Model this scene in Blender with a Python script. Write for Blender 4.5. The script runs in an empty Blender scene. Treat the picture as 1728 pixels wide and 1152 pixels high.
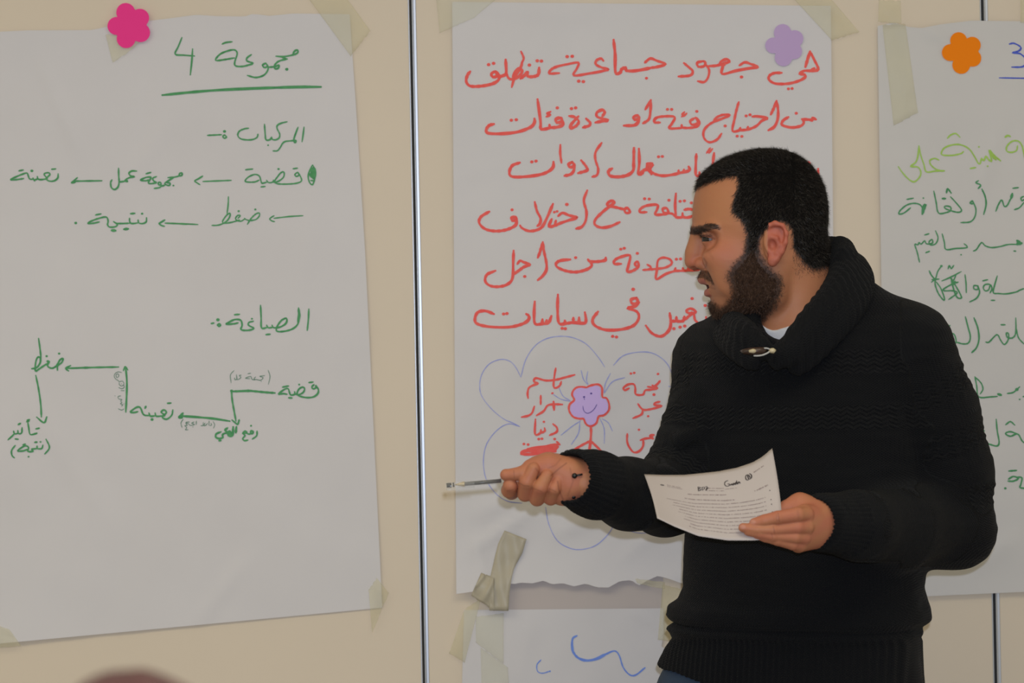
import bpy, math, random
import numpy as np
from mathutils import Vector, Matrix

random.seed(7); rng = np.random.default_rng(7)
SC = bpy.context.scene
COL = SC.collection

# ------------------------------------------------------------------ camera, light, exposure
F_PX = 4900.0
CAM_Y, CAM_Z = -4.5, 1.48
ROLL = math.radians(1.15)
cam_data = bpy.data.cameras.new('camera')
cam = bpy.data.objects.new('camera', cam_data); COL.objects.link(cam)
R_ = Vector((math.cos(ROLL), 0, -math.sin(ROLL))); U_ = Vector((math.sin(ROLL), 0, math.cos(ROLL)))
B_ = Vector((0, -1, 0))
M_ = Matrix((R_, U_, B_)).transposed().to_4x4(); M_.translation = Vector((0, CAM_Y, CAM_Z))
cam.matrix_world = M_
cam_data.sensor_width = 36.0
cam_data.lens = 36.0 * F_PX / 1728.0
cam_data.dof.use_dof = True
cam_data.dof.focus_distance = 4.12
cam_data.dof.aperture_fstop = 7.1
SC.camera = cam

wd = bpy.data.worlds.new('room_light'); SC.world = wd; wd.use_nodes = True
wd.node_tree.nodes['Background'].inputs[0].default_value = (1.0, 0.955, 0.80, 1)
wd.node_tree.nodes['Background'].inputs[1].default_value = 0.46

def area(name, loc, rot, sx, sy, power, col):
    l = bpy.data.lights.new(name, 'AREA'); l.shape = 'RECTANGLE'; l.size = sx; l.size_y = sy
    l.energy = power; l.color = col
    o = bpy.data.objects.new(name, l); COL.objects.link(o); o.location = loc; o.rotation_euler = rot
    return o
area('ceiling_lamp_light', (0.6, -1.9, 2.62), (0, 0, 0), 1.5, 1.0, 13.8, (1.0, 0.92, 0.68))
area('ceiling_lamp_light', (-1.5, -1.9, 2.62), (0, 0, 0), 1.5, 1.0, 13.8, (1.0, 0.92, 0.68))
fl = bpy.data.lights.new('camera_flash', 'SPOT'); fl.energy = 170; fl.color = (0.71, 0.83, 1.08)
fl.shadow_soft_size = 0.016; fl.spot_size = math.radians(50); fl.spot_blend = 0.6
fo = bpy.data.objects.new('camera_flash', fl); COL.objects.link(fo)
fo.location = (0.03, CAM_Y + 0.02, CAM_Z + 0.075); fo.rotation_euler = (math.radians(89), 0, 0)

SC.view_settings.view_transform = 'Standard'; SC.view_settings.look = 'None'
SC.view_settings.gamma = 1.0; SC.view_settings.use_curve_mapping = False
SC.view_settings.exposure = 0.07

# ------------------------------------------------------------------ helpers
def W(px, py, y):
    """point of the place seen at photo pixel (px, py) at depth y"""
    d = y - CAM_Y
    vx = (px - 864.0) / F_PX; vy = (576.0 - py) / F_PX
    p = R_ * (vx * d) + U_ * (vy * d)
    return np.array((p.x, y, CAM_Z + p.z))

def toimg(P):
    """inverse of W for arrays of points"""
    d = P[:, 1] - CAM_Y
    x = P[:, 0] / d; z = (P[:, 2] - CAM_Z) / d
    vx = x * R_.x + z * R_.z; vy = x * U_.x + z * U_.z
    return 864.0 + vx * F_PX, 576.0 - vy * F_PX

def mesh_obj(name, V, Fc, mat=None, parent=None, smooth=True, uvs=None):
    me = bpy.data.meshes.new(name)
    V = np.asarray(V, dtype=np.float64)
    if isinstance(Fc, np.ndarray):
        n = len(Fc); k = Fc.shape[1]
        me.vertices.add(len(V)); me.vertices.foreach_set('co', V.astype(np.float32).ravel())
        me.loops.add(n * k); me.loops.foreach_set('vertex_index', Fc.astype(np.int32).ravel())
        me.polygons.add(n); me.polygons.foreach_set('loop_start', np.arange(0, n * k, k, dtype=np.int32))
        me.update(calc_edges=True); me.validate()
    else:
        me.from_pydata([tuple(v) for v in V], [], Fc); me.update()
    if smooth:
        me.polygons.foreach_set('use_smooth', np.ones(len(me.polygons), dtype=bool))
    if mat: me.materials.append(mat)
    o = bpy.data.objects.new(name, me); COL.objects.link(o)
    if parent: o.parent = parent
    return o

def empty(name, loc=(0, 0, 0)):
    o = bpy.data.objects.new(name, None); COL.objects.link(o); o.location = loc; o.empty_display_size = 0.05
    return o

def adopt(o, parent):
    """parent a mesh whose vertices are in place coordinates to an Empty at parent.location"""
    o.parent = parent
    o.matrix_parent_inverse = Matrix.Translation(-Vector(root_loc(parent)))
def root_loc(p):
    v = Vector((0, 0, 0))
    while p: v += p.location; p = p.parent
    return v

def tag(o, label=None, cat=None, group=None, kind=None):
    if label: o['label'] = label
    if cat: o['category'] = cat
    if group: o['group'] = group
    if kind: o['kind'] = kind
    return o

def mat(name, col, rough=0.6, **kw):
    m = bpy.data.materials.new(name); m.use_nodes = True
    b = m.node_tree.nodes['Principled BSDF']
    b.inputs['Base Color'].default_value = (*col, 1); b.inputs['Roughness'].default_value = rough
    for k, v in kw.items(): b.inputs[k.replace('_', ' ')].default_value = v
    return m

def noisy(m, col2, scale=8.0, fac=1.0, bump=0.0, bscale=60.0, detail=4.0, bdist=0.001):
    nt = m.node_tree; N = nt.nodes; L = nt.links; b = N['Principled BSDF']
    tc = N.new('ShaderNodeTexCoord'); no = N.new('ShaderNodeTexNoise')
    no.inputs['Scale'].default_value = scale; no.inputs['Detail'].default_value = detail
    L.new(tc.outputs['Object'], no.inputs['Vector'])
    mx = N.new('ShaderNodeMix'); mx.data_type = 'RGBA'
    mr = N.new('ShaderNodeMapRange'); mr.inputs[1].default_value = 0.3; mr.inputs[2].default_value = 0.7; mr.inputs[4].default_value = fac
    L.new(no.outputs[0], mr.inputs[0]); L.new(mr.outputs[0], mx.inputs[0])
    mx.inputs[6].default_value = b.inputs['Base Color'].default_value[:]; mx.inputs[7].default_value = (*col2, 1)
    L.new(mx.outputs[2], b.inputs['Base Color'])
    if bump:
        n2 = N.new('ShaderNodeTexNoise'); n2.inputs['Scale'].default_value = bscale; n2.inputs['Detail'].default_value = 5
        L.new(tc.outputs['Object'], n2.inputs['Vector'])
        bp = N.new('ShaderNodeBump'); bp.inputs['Strength'].default_value = bump; bp.inputs['Distance'].default_value = bdist
        L.new(n2.outputs[0], bp.inputs['Height']); L.new(bp.outputs[0], b.inputs['Normal'])
    return m

def srgb(r, g, b):
    f = lambda c: (c / 255 / 12.92) if c / 255 <= 0.04045 else ((c / 255 + 0.055) / 1.055) ** 2.4
    return (f(r), f(g), f(b))

def box(x0, x1, y0, y1, z0, z1):
    V = [(x, y, z) for x in (x0, x1) for y in (y0, y1) for z in (z0, z1)]
    Fc = [(0, 1, 3, 2), (4, 6, 7, 5), (0, 4, 5, 1), (2, 3, 7, 6), (0, 2, 6, 4), (1, 5, 7, 3)]
    return V, Fc

def tube(pts, rad, n=12, caps=True):
    """tube along points, radius per point"""
    P = [Vector(p) for p in pts]; V = []; Fc = []
    if not hasattr(rad, '__len__'): rad = [rad] * len(P)
    up = None
    for i, p in enumerate(P):
        t = (P[min(i + 1, len(P) - 1)] - P[max(i - 1, 0)]).normalized()
        if up is None:
            up = t.orthogonal().normalized()
        a = (up - t * up.dot(t)).normalized(); b = t.cross(a); up = a
        for k in range(n):
            th = 2 * math.pi * k / n
            V.append(tuple(p + (a * math.cos(th) + b * math.sin(th)) * rad[i]))
    for i in range(len(P) - 1):
        for k in range(n):
            Fc.append((i * n + k, i * n + (k + 1) % n, (i + 1) * n + (k + 1) % n, (i + 1) * n + k))
    if caps:
        Fc.append(tuple(range(n - 1, -1, -1))); Fc.append(tuple(range((len(P) - 1) * n, len(P) * n)))
    return V, Fc

def merge(parts):
    V = []; Fc = []
    for v, f in parts:
        o = len(V); V += [tuple(q) for q in v]; Fc += [tuple(i + o for i in q) for q in f]
    return V, Fc

def catmull(P, n=6):
    P = [np.array(p, float) for p in P]
    if len(P) < 3: return P
    out = []
    Q = [2 * P[0] - P[1]] + P + [2 * P[-1] - P[-2]]
    for i in range(1, len(Q) - 2):
        p0, p1, p2, p3 = Q[i - 1:i + 3]
        for k in range(n):
            t = k / n
            out.append(0.5 * ((2 * p1) + (-p0 + p2) * t + (2 * p0 - 5 * p1 + 4 * p2 - p3) * t * t + (-p0 + 3 * p1 - 3 * p2 + p3) * t ** 3))
    out.append(P[-1])
    return out

# ------------------------------------------------------------------ implicit surfaces (smooth blends meshed by surface nets)
def smin(a, b, k):
    if k <= 0: return np.minimum(a, b)
    h = np.maximum(k - np.abs(a - b), 0) / k
    return np.minimum(a, b) - h * h * k * 0.25

class Vol:
    def __init__(s, lo, hi, h):
        s.h = h; s.lo = np.array(lo, float); s.n = np.ceil((np.array(hi) - s.lo) / h).astype(int) + 1
        s.F = np.full(tuple(s.n), 0.5, np.float32)
        s.ax = [(s.lo[i] + h * np.arange(s.n[i])).astype(np.float32) for i in range(3)]
    def sub(s, lo, hi):
        a = np.clip(np.floor((np.array(lo) - s.lo) / s.h).astype(int), 0, s.n)
        b = np.clip(np.ceil((np.array(hi) - s.lo) / s.h).astype(int) + 1, 0, s.n)
        sl = tuple(slice(a[i], b[i]) for i in range(3))
        X = s.ax[0][sl[0]][:, None, None]; Y = s.ax[1][sl[1]][None, :, None]; Z = s.ax[2][sl[2]][None, None, :]
        return sl, X, Y, Z
    def put(s, sl, d, k, op):
        if d.size == 0: return
        G = s.F[sl]
        if op == 'add': s.F[sl] = smin(G, d.astype(np.float32), k)
        elif op == 'sub': s.F[sl] = -smin(-G, d.astype(np.float32), k)
    def cone(s, a, b, ra, rb, k=0.004, op='add', m=0.012):
        a = np.array(a, float); b = np.array(b, float); r = max(ra, rb) + m + k
        sl, X, Y, Z = s.sub(np.minimum(a, b) - r, np.maximum(a, b) + r)
        d = b - a; L2 = max(float(d @ d), 1e-12)
        t = np.clip(((X - a[0]) * d[0] + (Y - a[1]) * d[1] + (Z - a[2]) * d[2]) / L2, 0, 1)
        q = np.sqrt((X - a[0] - t * d[0]) ** 2 + (Y - a[1] - t * d[1]) ** 2 + (Z - a[2] - t * d[2]) ** 2) - (ra + (rb - ra) * t)
        s.put(sl, q, k, op)
    def chain(s, pts, rs, k=0.004, op='add', m=0.012):
        for i in range(len(pts) - 1): s.cone(pts[i], pts[i + 1], rs[i], rs[i + 1], k, op, m)
    def ell(s, c, r, k=0.004, op='add', rot=None, m=0.012):
        c = np.array(c, float); r = np.array(r, float); R = r.max() + m + k
        sl, X, Y, Z = s.sub(c - R, c + R)
        dx, dy, dz = X - c[0], Y - c[1], Z - c[2]
        if rot is not None:
            rr = np.array(rot)   # 3x3, rows = local axes
            q = [rr[i][0] * dx + rr[i][1] * dy + rr[i][2] * dz for i in range(3)]
        else: q = [dx, dy, dz]
        k0 = np.sqrt((q[0] / r[0]) ** 2 + (q[1] / r[1]) ** 2 + (q[2] / r[2]) ** 2)
        k1 = np.sqrt((q[0] / r[0] ** 2) ** 2 + (q[1] / r[1] ** 2) ** 2 + (q[2] / r[2] ** 2) ** 2) + 1e-9
        s.put(sl, k0 * (k0 - 1) / k1, k, op)
    def mesh(s):
        F = s.F; h = s.h
        ins = F < 0
        cnt = np.zeros(tuple(s.n - 1), np.int8)
        for i in (0, 1):
            for j in (0, 1):
                for k in (0, 1):
                    cnt += ins[i:F.shape[0] - 1 + i, j:F.shape[1] - 1 + j, k:F.shape[2] - 1 + k]
        act = (cnt > 0) & (cnt < 8)
        I, J, K = np.nonzero(act)
        idx = np.full(act.shape, -1, np.int32); idx[I, J, K] = np.arange(len(I))
        S = np.zeros((len(I), 3)); C = np.zeros(len(I))
        cor = [(a, b, c) for a in (0, 1) for b in (0, 1) for c in (0, 1)]
        for p in cor:
            for ax in range(3):
                if p[ax] == 1: continue
                q = list(p); q[ax] = 1
                fa = F[I + p[0], J + p[1], K + p[2]]; fb = F[I + q[0], J + q[1], K + q[2]]
                m = (fa < 0) != (fb < 0)
                t = np.where(m, fa / np.where(m, fa - fb, 1), 0)
                e = np.array(p, float)[None, :].repeat(len(I), 0); e[:, ax] += t
                S[m] += e[m]; C[m] += 1
        P = (np.stack([I, J, K], 1) + S / C[:, None]) * h + s.lo
        quads = []
        for ax in range(3):
            o1, o2 = (ax + 1) % 3, (ax + 2) % 3
            sa = [slice(None)] * 3; sb = [slice(None)] * 3
            sa[ax] = slice(0, -1); sb[ax] = slice(1, None)
            A = ins[tuple(sa)]; Bq = ins[tuple(sb)]
            E = np.stack(np.nonzero(A != Bq), 1)
            if not len(E): continue
            ok = (E[:, o1] > 0) & (E[:, o2] > 0) & (E[:, o1] < F.shape[o1] - 1) & (E[:, o2] < F.shape[o2] - 1)
            E = E[ok]; fl = A[tuple(E.T)]
            def cell(d1, d2):
                Q = E.copy(); Q[:, o1] += d1; Q[:, o2] += d2
                return idx[tuple(Q.T)]
            q = np.stack([cell(-1, -1), cell(0, -1), cell(0, 0), cell(-1, 0)], 1)
            q[~fl] = q[~fl][:, ::-1]
            quads.append(q)
        return P, np.concatenate(quads)

def vnormals(P, Q):
    n = np.cross(P[Q[:, 2]] - P[Q[:, 0]], P[Q[:, 3]] - P[Q[:, 1]])
    N = np.zeros_like(P)
    for k in range(4): np.add.at(N, Q[:, k], n)
    return N / (np.linalg.norm(N, axis=1)[:, None] + 1e-12)

def relax(P, Q, it=2, lam=0.5):
    """light smoothing of a quad mesh"""
    E = np.concatenate([Q[:, [0, 1]], Q[:, [1, 2]], Q[:, [2, 3]], Q[:, [3, 0]]])
    for _ in range(it):
        S = np.zeros_like(P); c = np.zeros(len(P))
        np.add.at(S, E[:, 0], P[E[:, 1]]); np.add.at(c, E[:, 0], 1)
        P = P + lam * (S / np.maximum(c, 1)[:, None] - P)
    return P

def inpoly(x, y, poly):
    r = np.zeros(x.shape, bool); n = len(poly); j = n - 1
    for i in range(n):
        xi, yi = poly[i]; xj, yj = poly[j]
        c = ((yi > y) != (yj > y)) & (x < (xj - xi) * (y - yi) / (yj - yi + 1e-12) + xi)
        r ^= c; j = i
    return r

def polydist(x, y, poly):
    d = np.full(x.shape, 1e9); n = len(poly)
    for i in range(n):
        ax, ay = poly[i]; bx, by = poly[(i + 1) % n]
        dx, dy = bx - ax, by - ay
        t = np.clip(((x - ax) * dx + (y - ay) * dy) / (dx * dx + dy * dy + 1e-12), 0, 1)
        d = np.minimum(d, np.hypot(x - ax - t * dx, y - ay - t * dy))
    return d

def color_attr(o, C):
    a = o.data.color_attributes.new('tint', 'FLOAT_COLOR', 'POINT')
    a.data.foreach_set('color', np.concatenate([C, np.ones((len(C), 1))], 1).astype(np.float32).ravel())

def sines(P, wl, n=5, seed=1):
    r = np.random.default_rng(seed); s = 0
    for _ in range(n):
        d = r.normal(size=3); d /= np.linalg.norm(d)
        s = s + np.sin(P @ d * (2 * math.pi / (wl * r.uniform(0.7, 1.4))) + r.uniform(0, 6.28))
    return s / n
# ------------------------------------------------------------------ the room
M_PANEL = noisy(mat('cream_laminate', (0.79, 0.66, 0.50), 0.55), (0.75, 0.63, 0.48), 3.0, 0.6, 0.08, 250, bdist=0.0004)
M_ALU = mat('brushed_aluminium', (0.52, 0.53, 0.55), 0.38, Metallic=0.7)
M_GAP = mat('dark_joint', (0.03, 0.03, 0.03), 0.8)
M_FLOOR = noisy(mat('grey_floor_tile', (0.32, 0.29, 0.25), 0.5), (0.25, 0.23, 0.2), 5.0)
M_CEIL = mat('ceiling_white', (0.75, 0.73, 0.7), 0.9)

sx0 = W(707, 576, 0)[0]; sx1 = W(1672, 576, 0)[0]   # the two seams
wall = mesh_obj('wall_back', *box(-3.2, 3.2, 0.03, 0.12, 0, 2.7), M_GAP, None, False); tag(wall, kind='structure')
def bevel_box(x0, x1, y0, y1, z0, z1, b=0.0015):
    # panel with a chamfered front edge (front = y0)
    V = [(x0, y1, z0), (x1, y1, z0), (x1, y1, z1), (x0, y1, z1), (x0, y0 + b, z0), (x1, y0 + b, z0), (x1, y0 + b, z1), (x0, y0 + b, z1),
         (x0 + b, y0, z0 + b), (x1 - b, y0, z0 + b), (x1 - b, y0, z1 - b), (x0 + b, y0, z1 - b)]
    Fc = [(0, 3, 2, 1), (0, 1, 5, 4), (1, 2, 6, 5), (2, 3, 7, 6), (3, 0, 4, 7), (4, 5, 9, 8), (5, 6, 10, 9), (6, 7, 11, 10), (7, 4, 8, 11), (8, 9, 10, 11)]
    return V, Fc
step = sx1 - sx0
xs = [sx0 - 3 * step, sx0 - 2 * step, sx0 - step, sx0, sx1, sx1 + step, sx1 + 2 * step]
for i in range(len(xs) - 1):
    mesh_obj('panel', *bevel_box(xs[i] + 0.0045, xs[i + 1] - 0.0045, 0.0, 0.03, 0.0, 2.7), M_PANEL, wall, False)
for i, x in enumerate(xs[2:5]):
    # aluminium joint profile: two flanges with a groove, one bright lip
    t = mesh_obj('trim_%d' % (i + 1), *merge([bevel_box(x - 0.0068, x - 0.0048, -0.0012, 0.004, 0, 2.7, 0.0006),
                                              bevel_box(x - 0.0010, x + 0.0012, -0.0034, 0.004, 0, 2.7, 0.0009),
                                              bevel_box(x + 0.0012, x + 0.0055, -0.0010, 0.004, 0, 2.7, 0.0005),
                                              box(x - 0.0045, x + 0.0045, 0.004, 0.03, 0, 2.7)]), M_ALU, None, False)
    t.data.materials.append(M_GAP)
    t.data.polygons[-1].material_index = 1
    for p in t.data.polygons[-6:]: p.material_index = 1
    tag(t, kind='structure')
floor = mesh_obj('floor', *box(-3.2, 3.2, -5.6, 0.12, -0.05, 0), M_FLOOR, None, False); tag(floor, kind='structure')
ceil = mesh_obj('ceiling', *box(-3.2, 3.2, -5.6, 0.12, 2.7, 2.75), M_CEIL, None, False); tag(ceil, kind='structure')

# ------------------------------------------------------------------ sheets of flip-chart paper
M_PAPER = noisy(mat('flipchart_paper', (0.745, 0.708, 0.700), 0.75), (0.715, 0.678, 0.668), 6.0, 0.7, 0.15, 90, bdist=0.0006)
M_PAPER2 = noisy(mat('flipchart_paper_warm', (0.69, 0.655, 0.62), 0.75), (0.66, 0.63, 0.60), 6.0, 0.7, 0.15, 90, bdist=0.0006)
M_STRIP = noisy(mat('shade_pinkish_paper', (0.60, 0.52, 0.48), 0.8), (0.57, 0.50, 0.46), 6.0, 0.7)

class Sheet:
    """a hanging sheet: four photo-measured corners on the wall, slightly wavy surface; sheet edges given as offset lists"""
    def __init__(s, name, corners, base, amp, seed, mat_, creases=(), top=None, bottom=None, left=None, right=None, nu=70, nv=90, lift=None):
        s.base = base; s.amp = amp; s.seed = seed; s.creases = creases; s.lift = lift or (lambda px, py: 0 * px)
        tl, tr, br, bl = [np.array(c, float) for c in corners]
        V = []
        off = lambda lst, t: np.interp(t, [q[0] for q in lst], [q[1] for q in lst]) if lst else 0.0
        for j in range(nv + 1):
            v = j / nv
            for i in range(nu + 1):
                u = i / nu
                p = (tl * (1 - u) + tr * u) * (1 - v) + (bl * (1 - u) + br * u) * v
                p = p + np.array((off(left, v) * (1 - u) + off(right, v) * u, off(top, u) * (1 - v) ** 3 + off(bottom, u) * v ** 3))
                V.append(s.at(p[0], p[1]))
        Fc = np.array([(j * (nu + 1) + i, (j + 1) * (nu + 1) + i, (j + 1) * (nu + 1) + i + 1, j * (nu + 1) + i + 1) for j in range(nv) for i in range(nu)])
        s.ob = mesh_obj(name, V, Fc, mat_)
    def h(s, px, py):
        P = np.array([[px * 0.918e-3, 0.0, py * 0.918e-3]])
        v = 0.5 + 0.5 * sines(P, 0.16, 5, s.seed)[0] + 0.35 * sines(P, 0.07, 4, s.seed + 3)[0]
        c = 0
        for (x0, y0, x1, y1, w, a) in s.creases:
            dx, dy = x1 - x0, y1 - y0
            t = min(max(((px - x0) * dx + (py - y0) * dy) / (dx * dx + dy * dy), 0), 1)
            d = math.hypot(px - x0 - t * dx, py - y0 - t * dy)
            c += a * math.exp(-(d / w) ** 2) * math.sin(math.pi * min(max(t, 0.02), 0.98)) ** 0.4
        return s.base + 1.9 * s.amp * max(v, 0) + 1.6 * c + float(s.lift(px, py))
    def at(s, px, py, up=0.0):
        return W(px, py, -(s.h(px, py) + up))
    def ribbon(s, strokes, up=0.0006):
        """flat ink strokes: list of (photo points, width px, taper)"""
        V = []; Fc = []
        up0 = up
        for si, (pts, w, tp) in enumerate(strokes):
            up = up0 + 0.00003 * (si % 14)
            if len(pts) == 1:
                x, y = pts[0]; c = len(V); n = 10; V.append(s.at(x, y, up)); 
                for k in range(n):
                    a = 2 * math.pi * k / n; V.append(s.at(x + w * 0.62 * math.cos(a), y + w * 0.55 * math.sin(a), up))
                for k in range(n): Fc.append((c, c + 1 + (k + 1) % n, c + 1 + k))
                continue
            C = catmull(pts, 4) if len(pts) > 2 else [np.array(pts[0], float) * (1 - t) + np.array(pts[1], float) * t for t in np.linspace(0, 1, 6)]
            n = len(C); c0 = len(V)
            for i, p in enumerate(C):
                t = C[min(i + 1, n - 1)] - C[max(i - 1, 0)]; L = math.hypot(*t) or 1; nx, ny = -t[1] / L, t[0] / L
                f = i / (n - 1); ww = w * (1.0 + 0.14 * math.sin(i * 1.3 + p[0]))
                # chisel marker: a little wider on falling strokes
                ww *= 0.86 + 0.26 * abs(nx * 0.6 + ny * 0.8)
                if tp: ww *= min(1, 0.35 + 3.0 * (1 - f)) 
                if i == 0 or i == n - 1: ww *= 0.6
                hw = ww / 2
                V.append(s.at(p[0] + nx * hw, p[1] + ny * hw, up + i * 2.5e-6)); V.append(s.at(p[0] - nx * hw, p[1] - ny * hw, up + i * 2.5e-6))
            for i in range(n - 1):
                a = c0 + 2 * i; Fc.append((a, a + 1, a + 3, a + 2))
            # round ends
            for (i, d) in ((0, 1), (n - 1, -1)):
                p = C[i]; c = len(V); r = w * 0.40 * (0.5 if (tp and i) else 1); V.append(s.at(p[0], p[1], up))
                for k in range(8):
                    a = 2 * math.pi * k / 8; V.append(s.at(p[0] + r * math.cos(a), p[1] + r * math.sin(a), up + 0.00003))
                for k in range(8): Fc.append((c, c + 1 + (k + 1) % 8, c + 1 + k))
        return V, Fc
    def write(s, name, strokes, m, label=None, up=0.0006):
        # strokes far apart from each other are separate pieces of writing
        bb = [[min(p[0] for p in q[0]), min(p[1] for p in q[0]), max(p[0] for p in q[0]), max(p[1] for p in q[0])] for q in strokes]
        grp = list(range(len(strokes)))
        for i in range(len(strokes)):
            for j in range(i):
                a, c = bb[i], bb[j]; gx = max(a[0] - c[2], c[0] - a[2], 0); gy = max(a[1] - c[3], c[1] - a[3], 0)
                if math.hypot(gx, gy) < 17:
                    gi, gj = grp[i], grp[j]
                    if gi != gj: grp = [gj if g == gi else g for g in grp]
        o = None
        for g in dict.fromkeys(grp):
            o = mesh_obj(name, *s.ribbon([q for k, q in enumerate(strokes) if grp[k] == g], up), m, s.ob, False)
            if label: o['label'] = label
        return o

def blk(x0, y0, sc, w, strokes, taper=False):
    """strokes digitised on an enlarged view with origin (x0,y0) and scale sc"""
    out = []
    for st in strokes:
        ww = w; tp = taper
        if isinstance(st, tuple) and len(st) == 2 and isinstance(st[0], list):
            st, ww = st
        out.append(([(x0 + a / sc, y0 + b / sc) for a, b in st], ww, tp))
    return out
def ink(name, c1, c2, rough=0.55):
    k = 1.4; c1 = tuple(min(q * k, .95) for q in c1); c2 = tuple(min(q * k, .95) for q in c2)
    return noisy(mat(name, c1, rough), c2, 120, 0.9)
I_GREEN = ink('green_marker_ink', srgb(46, 122, 66), srgb(70, 140, 82))
I_GREEN_THIN = ink('thin_green_ink', srgb(74, 110, 84), srgb(95, 125, 102))
I_RED = ink('red_marker_ink', srgb(214, 62, 52), srgb(226, 84, 70))
I_BLUEPEN = ink('blue_pen_ink', srgb(122, 128, 190), srgb(150, 152, 196))
I_BLUE = ink('blue_marker_ink', srgb(44, 62, 160), srgb(60, 80, 178))
I_BLUE2 = ink('pale_blue_marker_ink', srgb(88, 118, 196), srgb(104, 132, 200))
I_LIME = ink('lime_marker_ink', srgb(136, 170, 62), srgb(150, 180, 84))
I_DKGREEN = ink('dark_green_marker_ink', srgb(48, 118, 66), srgb(62, 130, 78))

# ---- left sheet -------------------------------------------------------------
left = Sheet('paper_sheet', [(-90, 58), (590, 24), (645, 1025), (-90, 1094)], 0.0022, 0.0016, 11, M_PAPER,
             creases=[(70, 110, 135, 260, 9, 0.0025), (255, 100, 235, 260, 7, -0.0015), (385, 60, 372, 150, 6, 0.002), (300, 180, 225, 300, 10, 0.002),
                      (420, 940, 330, 1055, 12, 0.002), (30, 650, 200, 900, 20, 0.0014), (540, 300, 500, 520, 14, 0.0015)],
             top=[(0, 0), (0.2, 0), (0.36, 5), (0.42, -2), (0.55, -8), (0.62, -12), (0.67, -8), (0.74, -5), (0.76, -9), (0.8, -4), (0.86, -6), (1, 0)],
             right=[(0, 0), (0.15, 2), (0.4, 4), (0.7, 2), (1, 0)], lift=lambda px, py: 0.006 * max(0, (py - 850) / 240) ** 2 * max(0, (400 - px) / 400))
tag(left.ob, 'large white flip-chart sheet with green diagram and arrows, under the pink flower', 'paper', 'flip-chart sheets taped to the wall')
left.write('heading', blk(260, 50, 5.76, 2.9, [
    [(270, 78), (235, 165), (205, 238), (290, 248), (392, 256)], [(374, 188), (366, 310), (352, 438)],
    ([(662, 140), (700, 124), (758, 118)], 2.8),
    [(780, 275), (690, 290), (598, 298), (640, 240), (720, 205), (785, 198), (808, 235), (785, 310), (790, 350), (850, 358), (915, 345), (962, 326), (905, 305), (903, 275), (945, 243)],
    [(1085, 325), (1055, 345), (1072, 368), (1100, 358), (1090, 330)], [(1100, 340), (1108, 385), (1070, 440), (990, 465), (908, 445)],
    [(1105, 365), (1170, 360), (1215, 345), (1205, 375), (1175, 378), (1172, 345), (1215, 305), (1295, 285)], [(1185, 258), (1260, 262), (1350, 245), (1395, 225), (1395, 200), (1370, 205), (1352, 235), (1375, 243)],
    ([(1240, 268), (1292, 284)], 2.6), ([(1290, 385)], 4.6)]) + blk(260, 50, 5.76, 4.2, [[(80, 636), (400, 604), (700, 583), (1100, 566), (1400, 557), (1622, 556)]]), I_GREEN)
left.write('written_line', blk(300, 180, 5.235, 2.6, [
    [(1115, 180), (1108, 240), (1098, 308)],
    [(1062, 182), (1040, 240), (1024, 295), (1035, 318), (1046, 303), (1035, 298), (990, 302), (950, 307), (925, 325), (905, 360), (880, 388), (842, 390)],
    [(965, 133), (915, 145), (880, 165), (878, 195), (900, 240), (895, 275), (865, 292), (835, 288), (828, 268)], [(828, 270), (815, 290), (780, 292), (772, 240), (766, 155)],
    [(798, 340)], [(708, 242), (700, 270), (660, 290), (600, 292), (550, 280), (530, 250), (545, 215), (590, 195), (625, 190)],
    ([(413, 218)], 4.4), [(415, 248), (398, 262), (410, 278), (430, 268), (415, 248)], [(262, 253), (320, 250), (385, 247)]]), I_GREEN)
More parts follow.
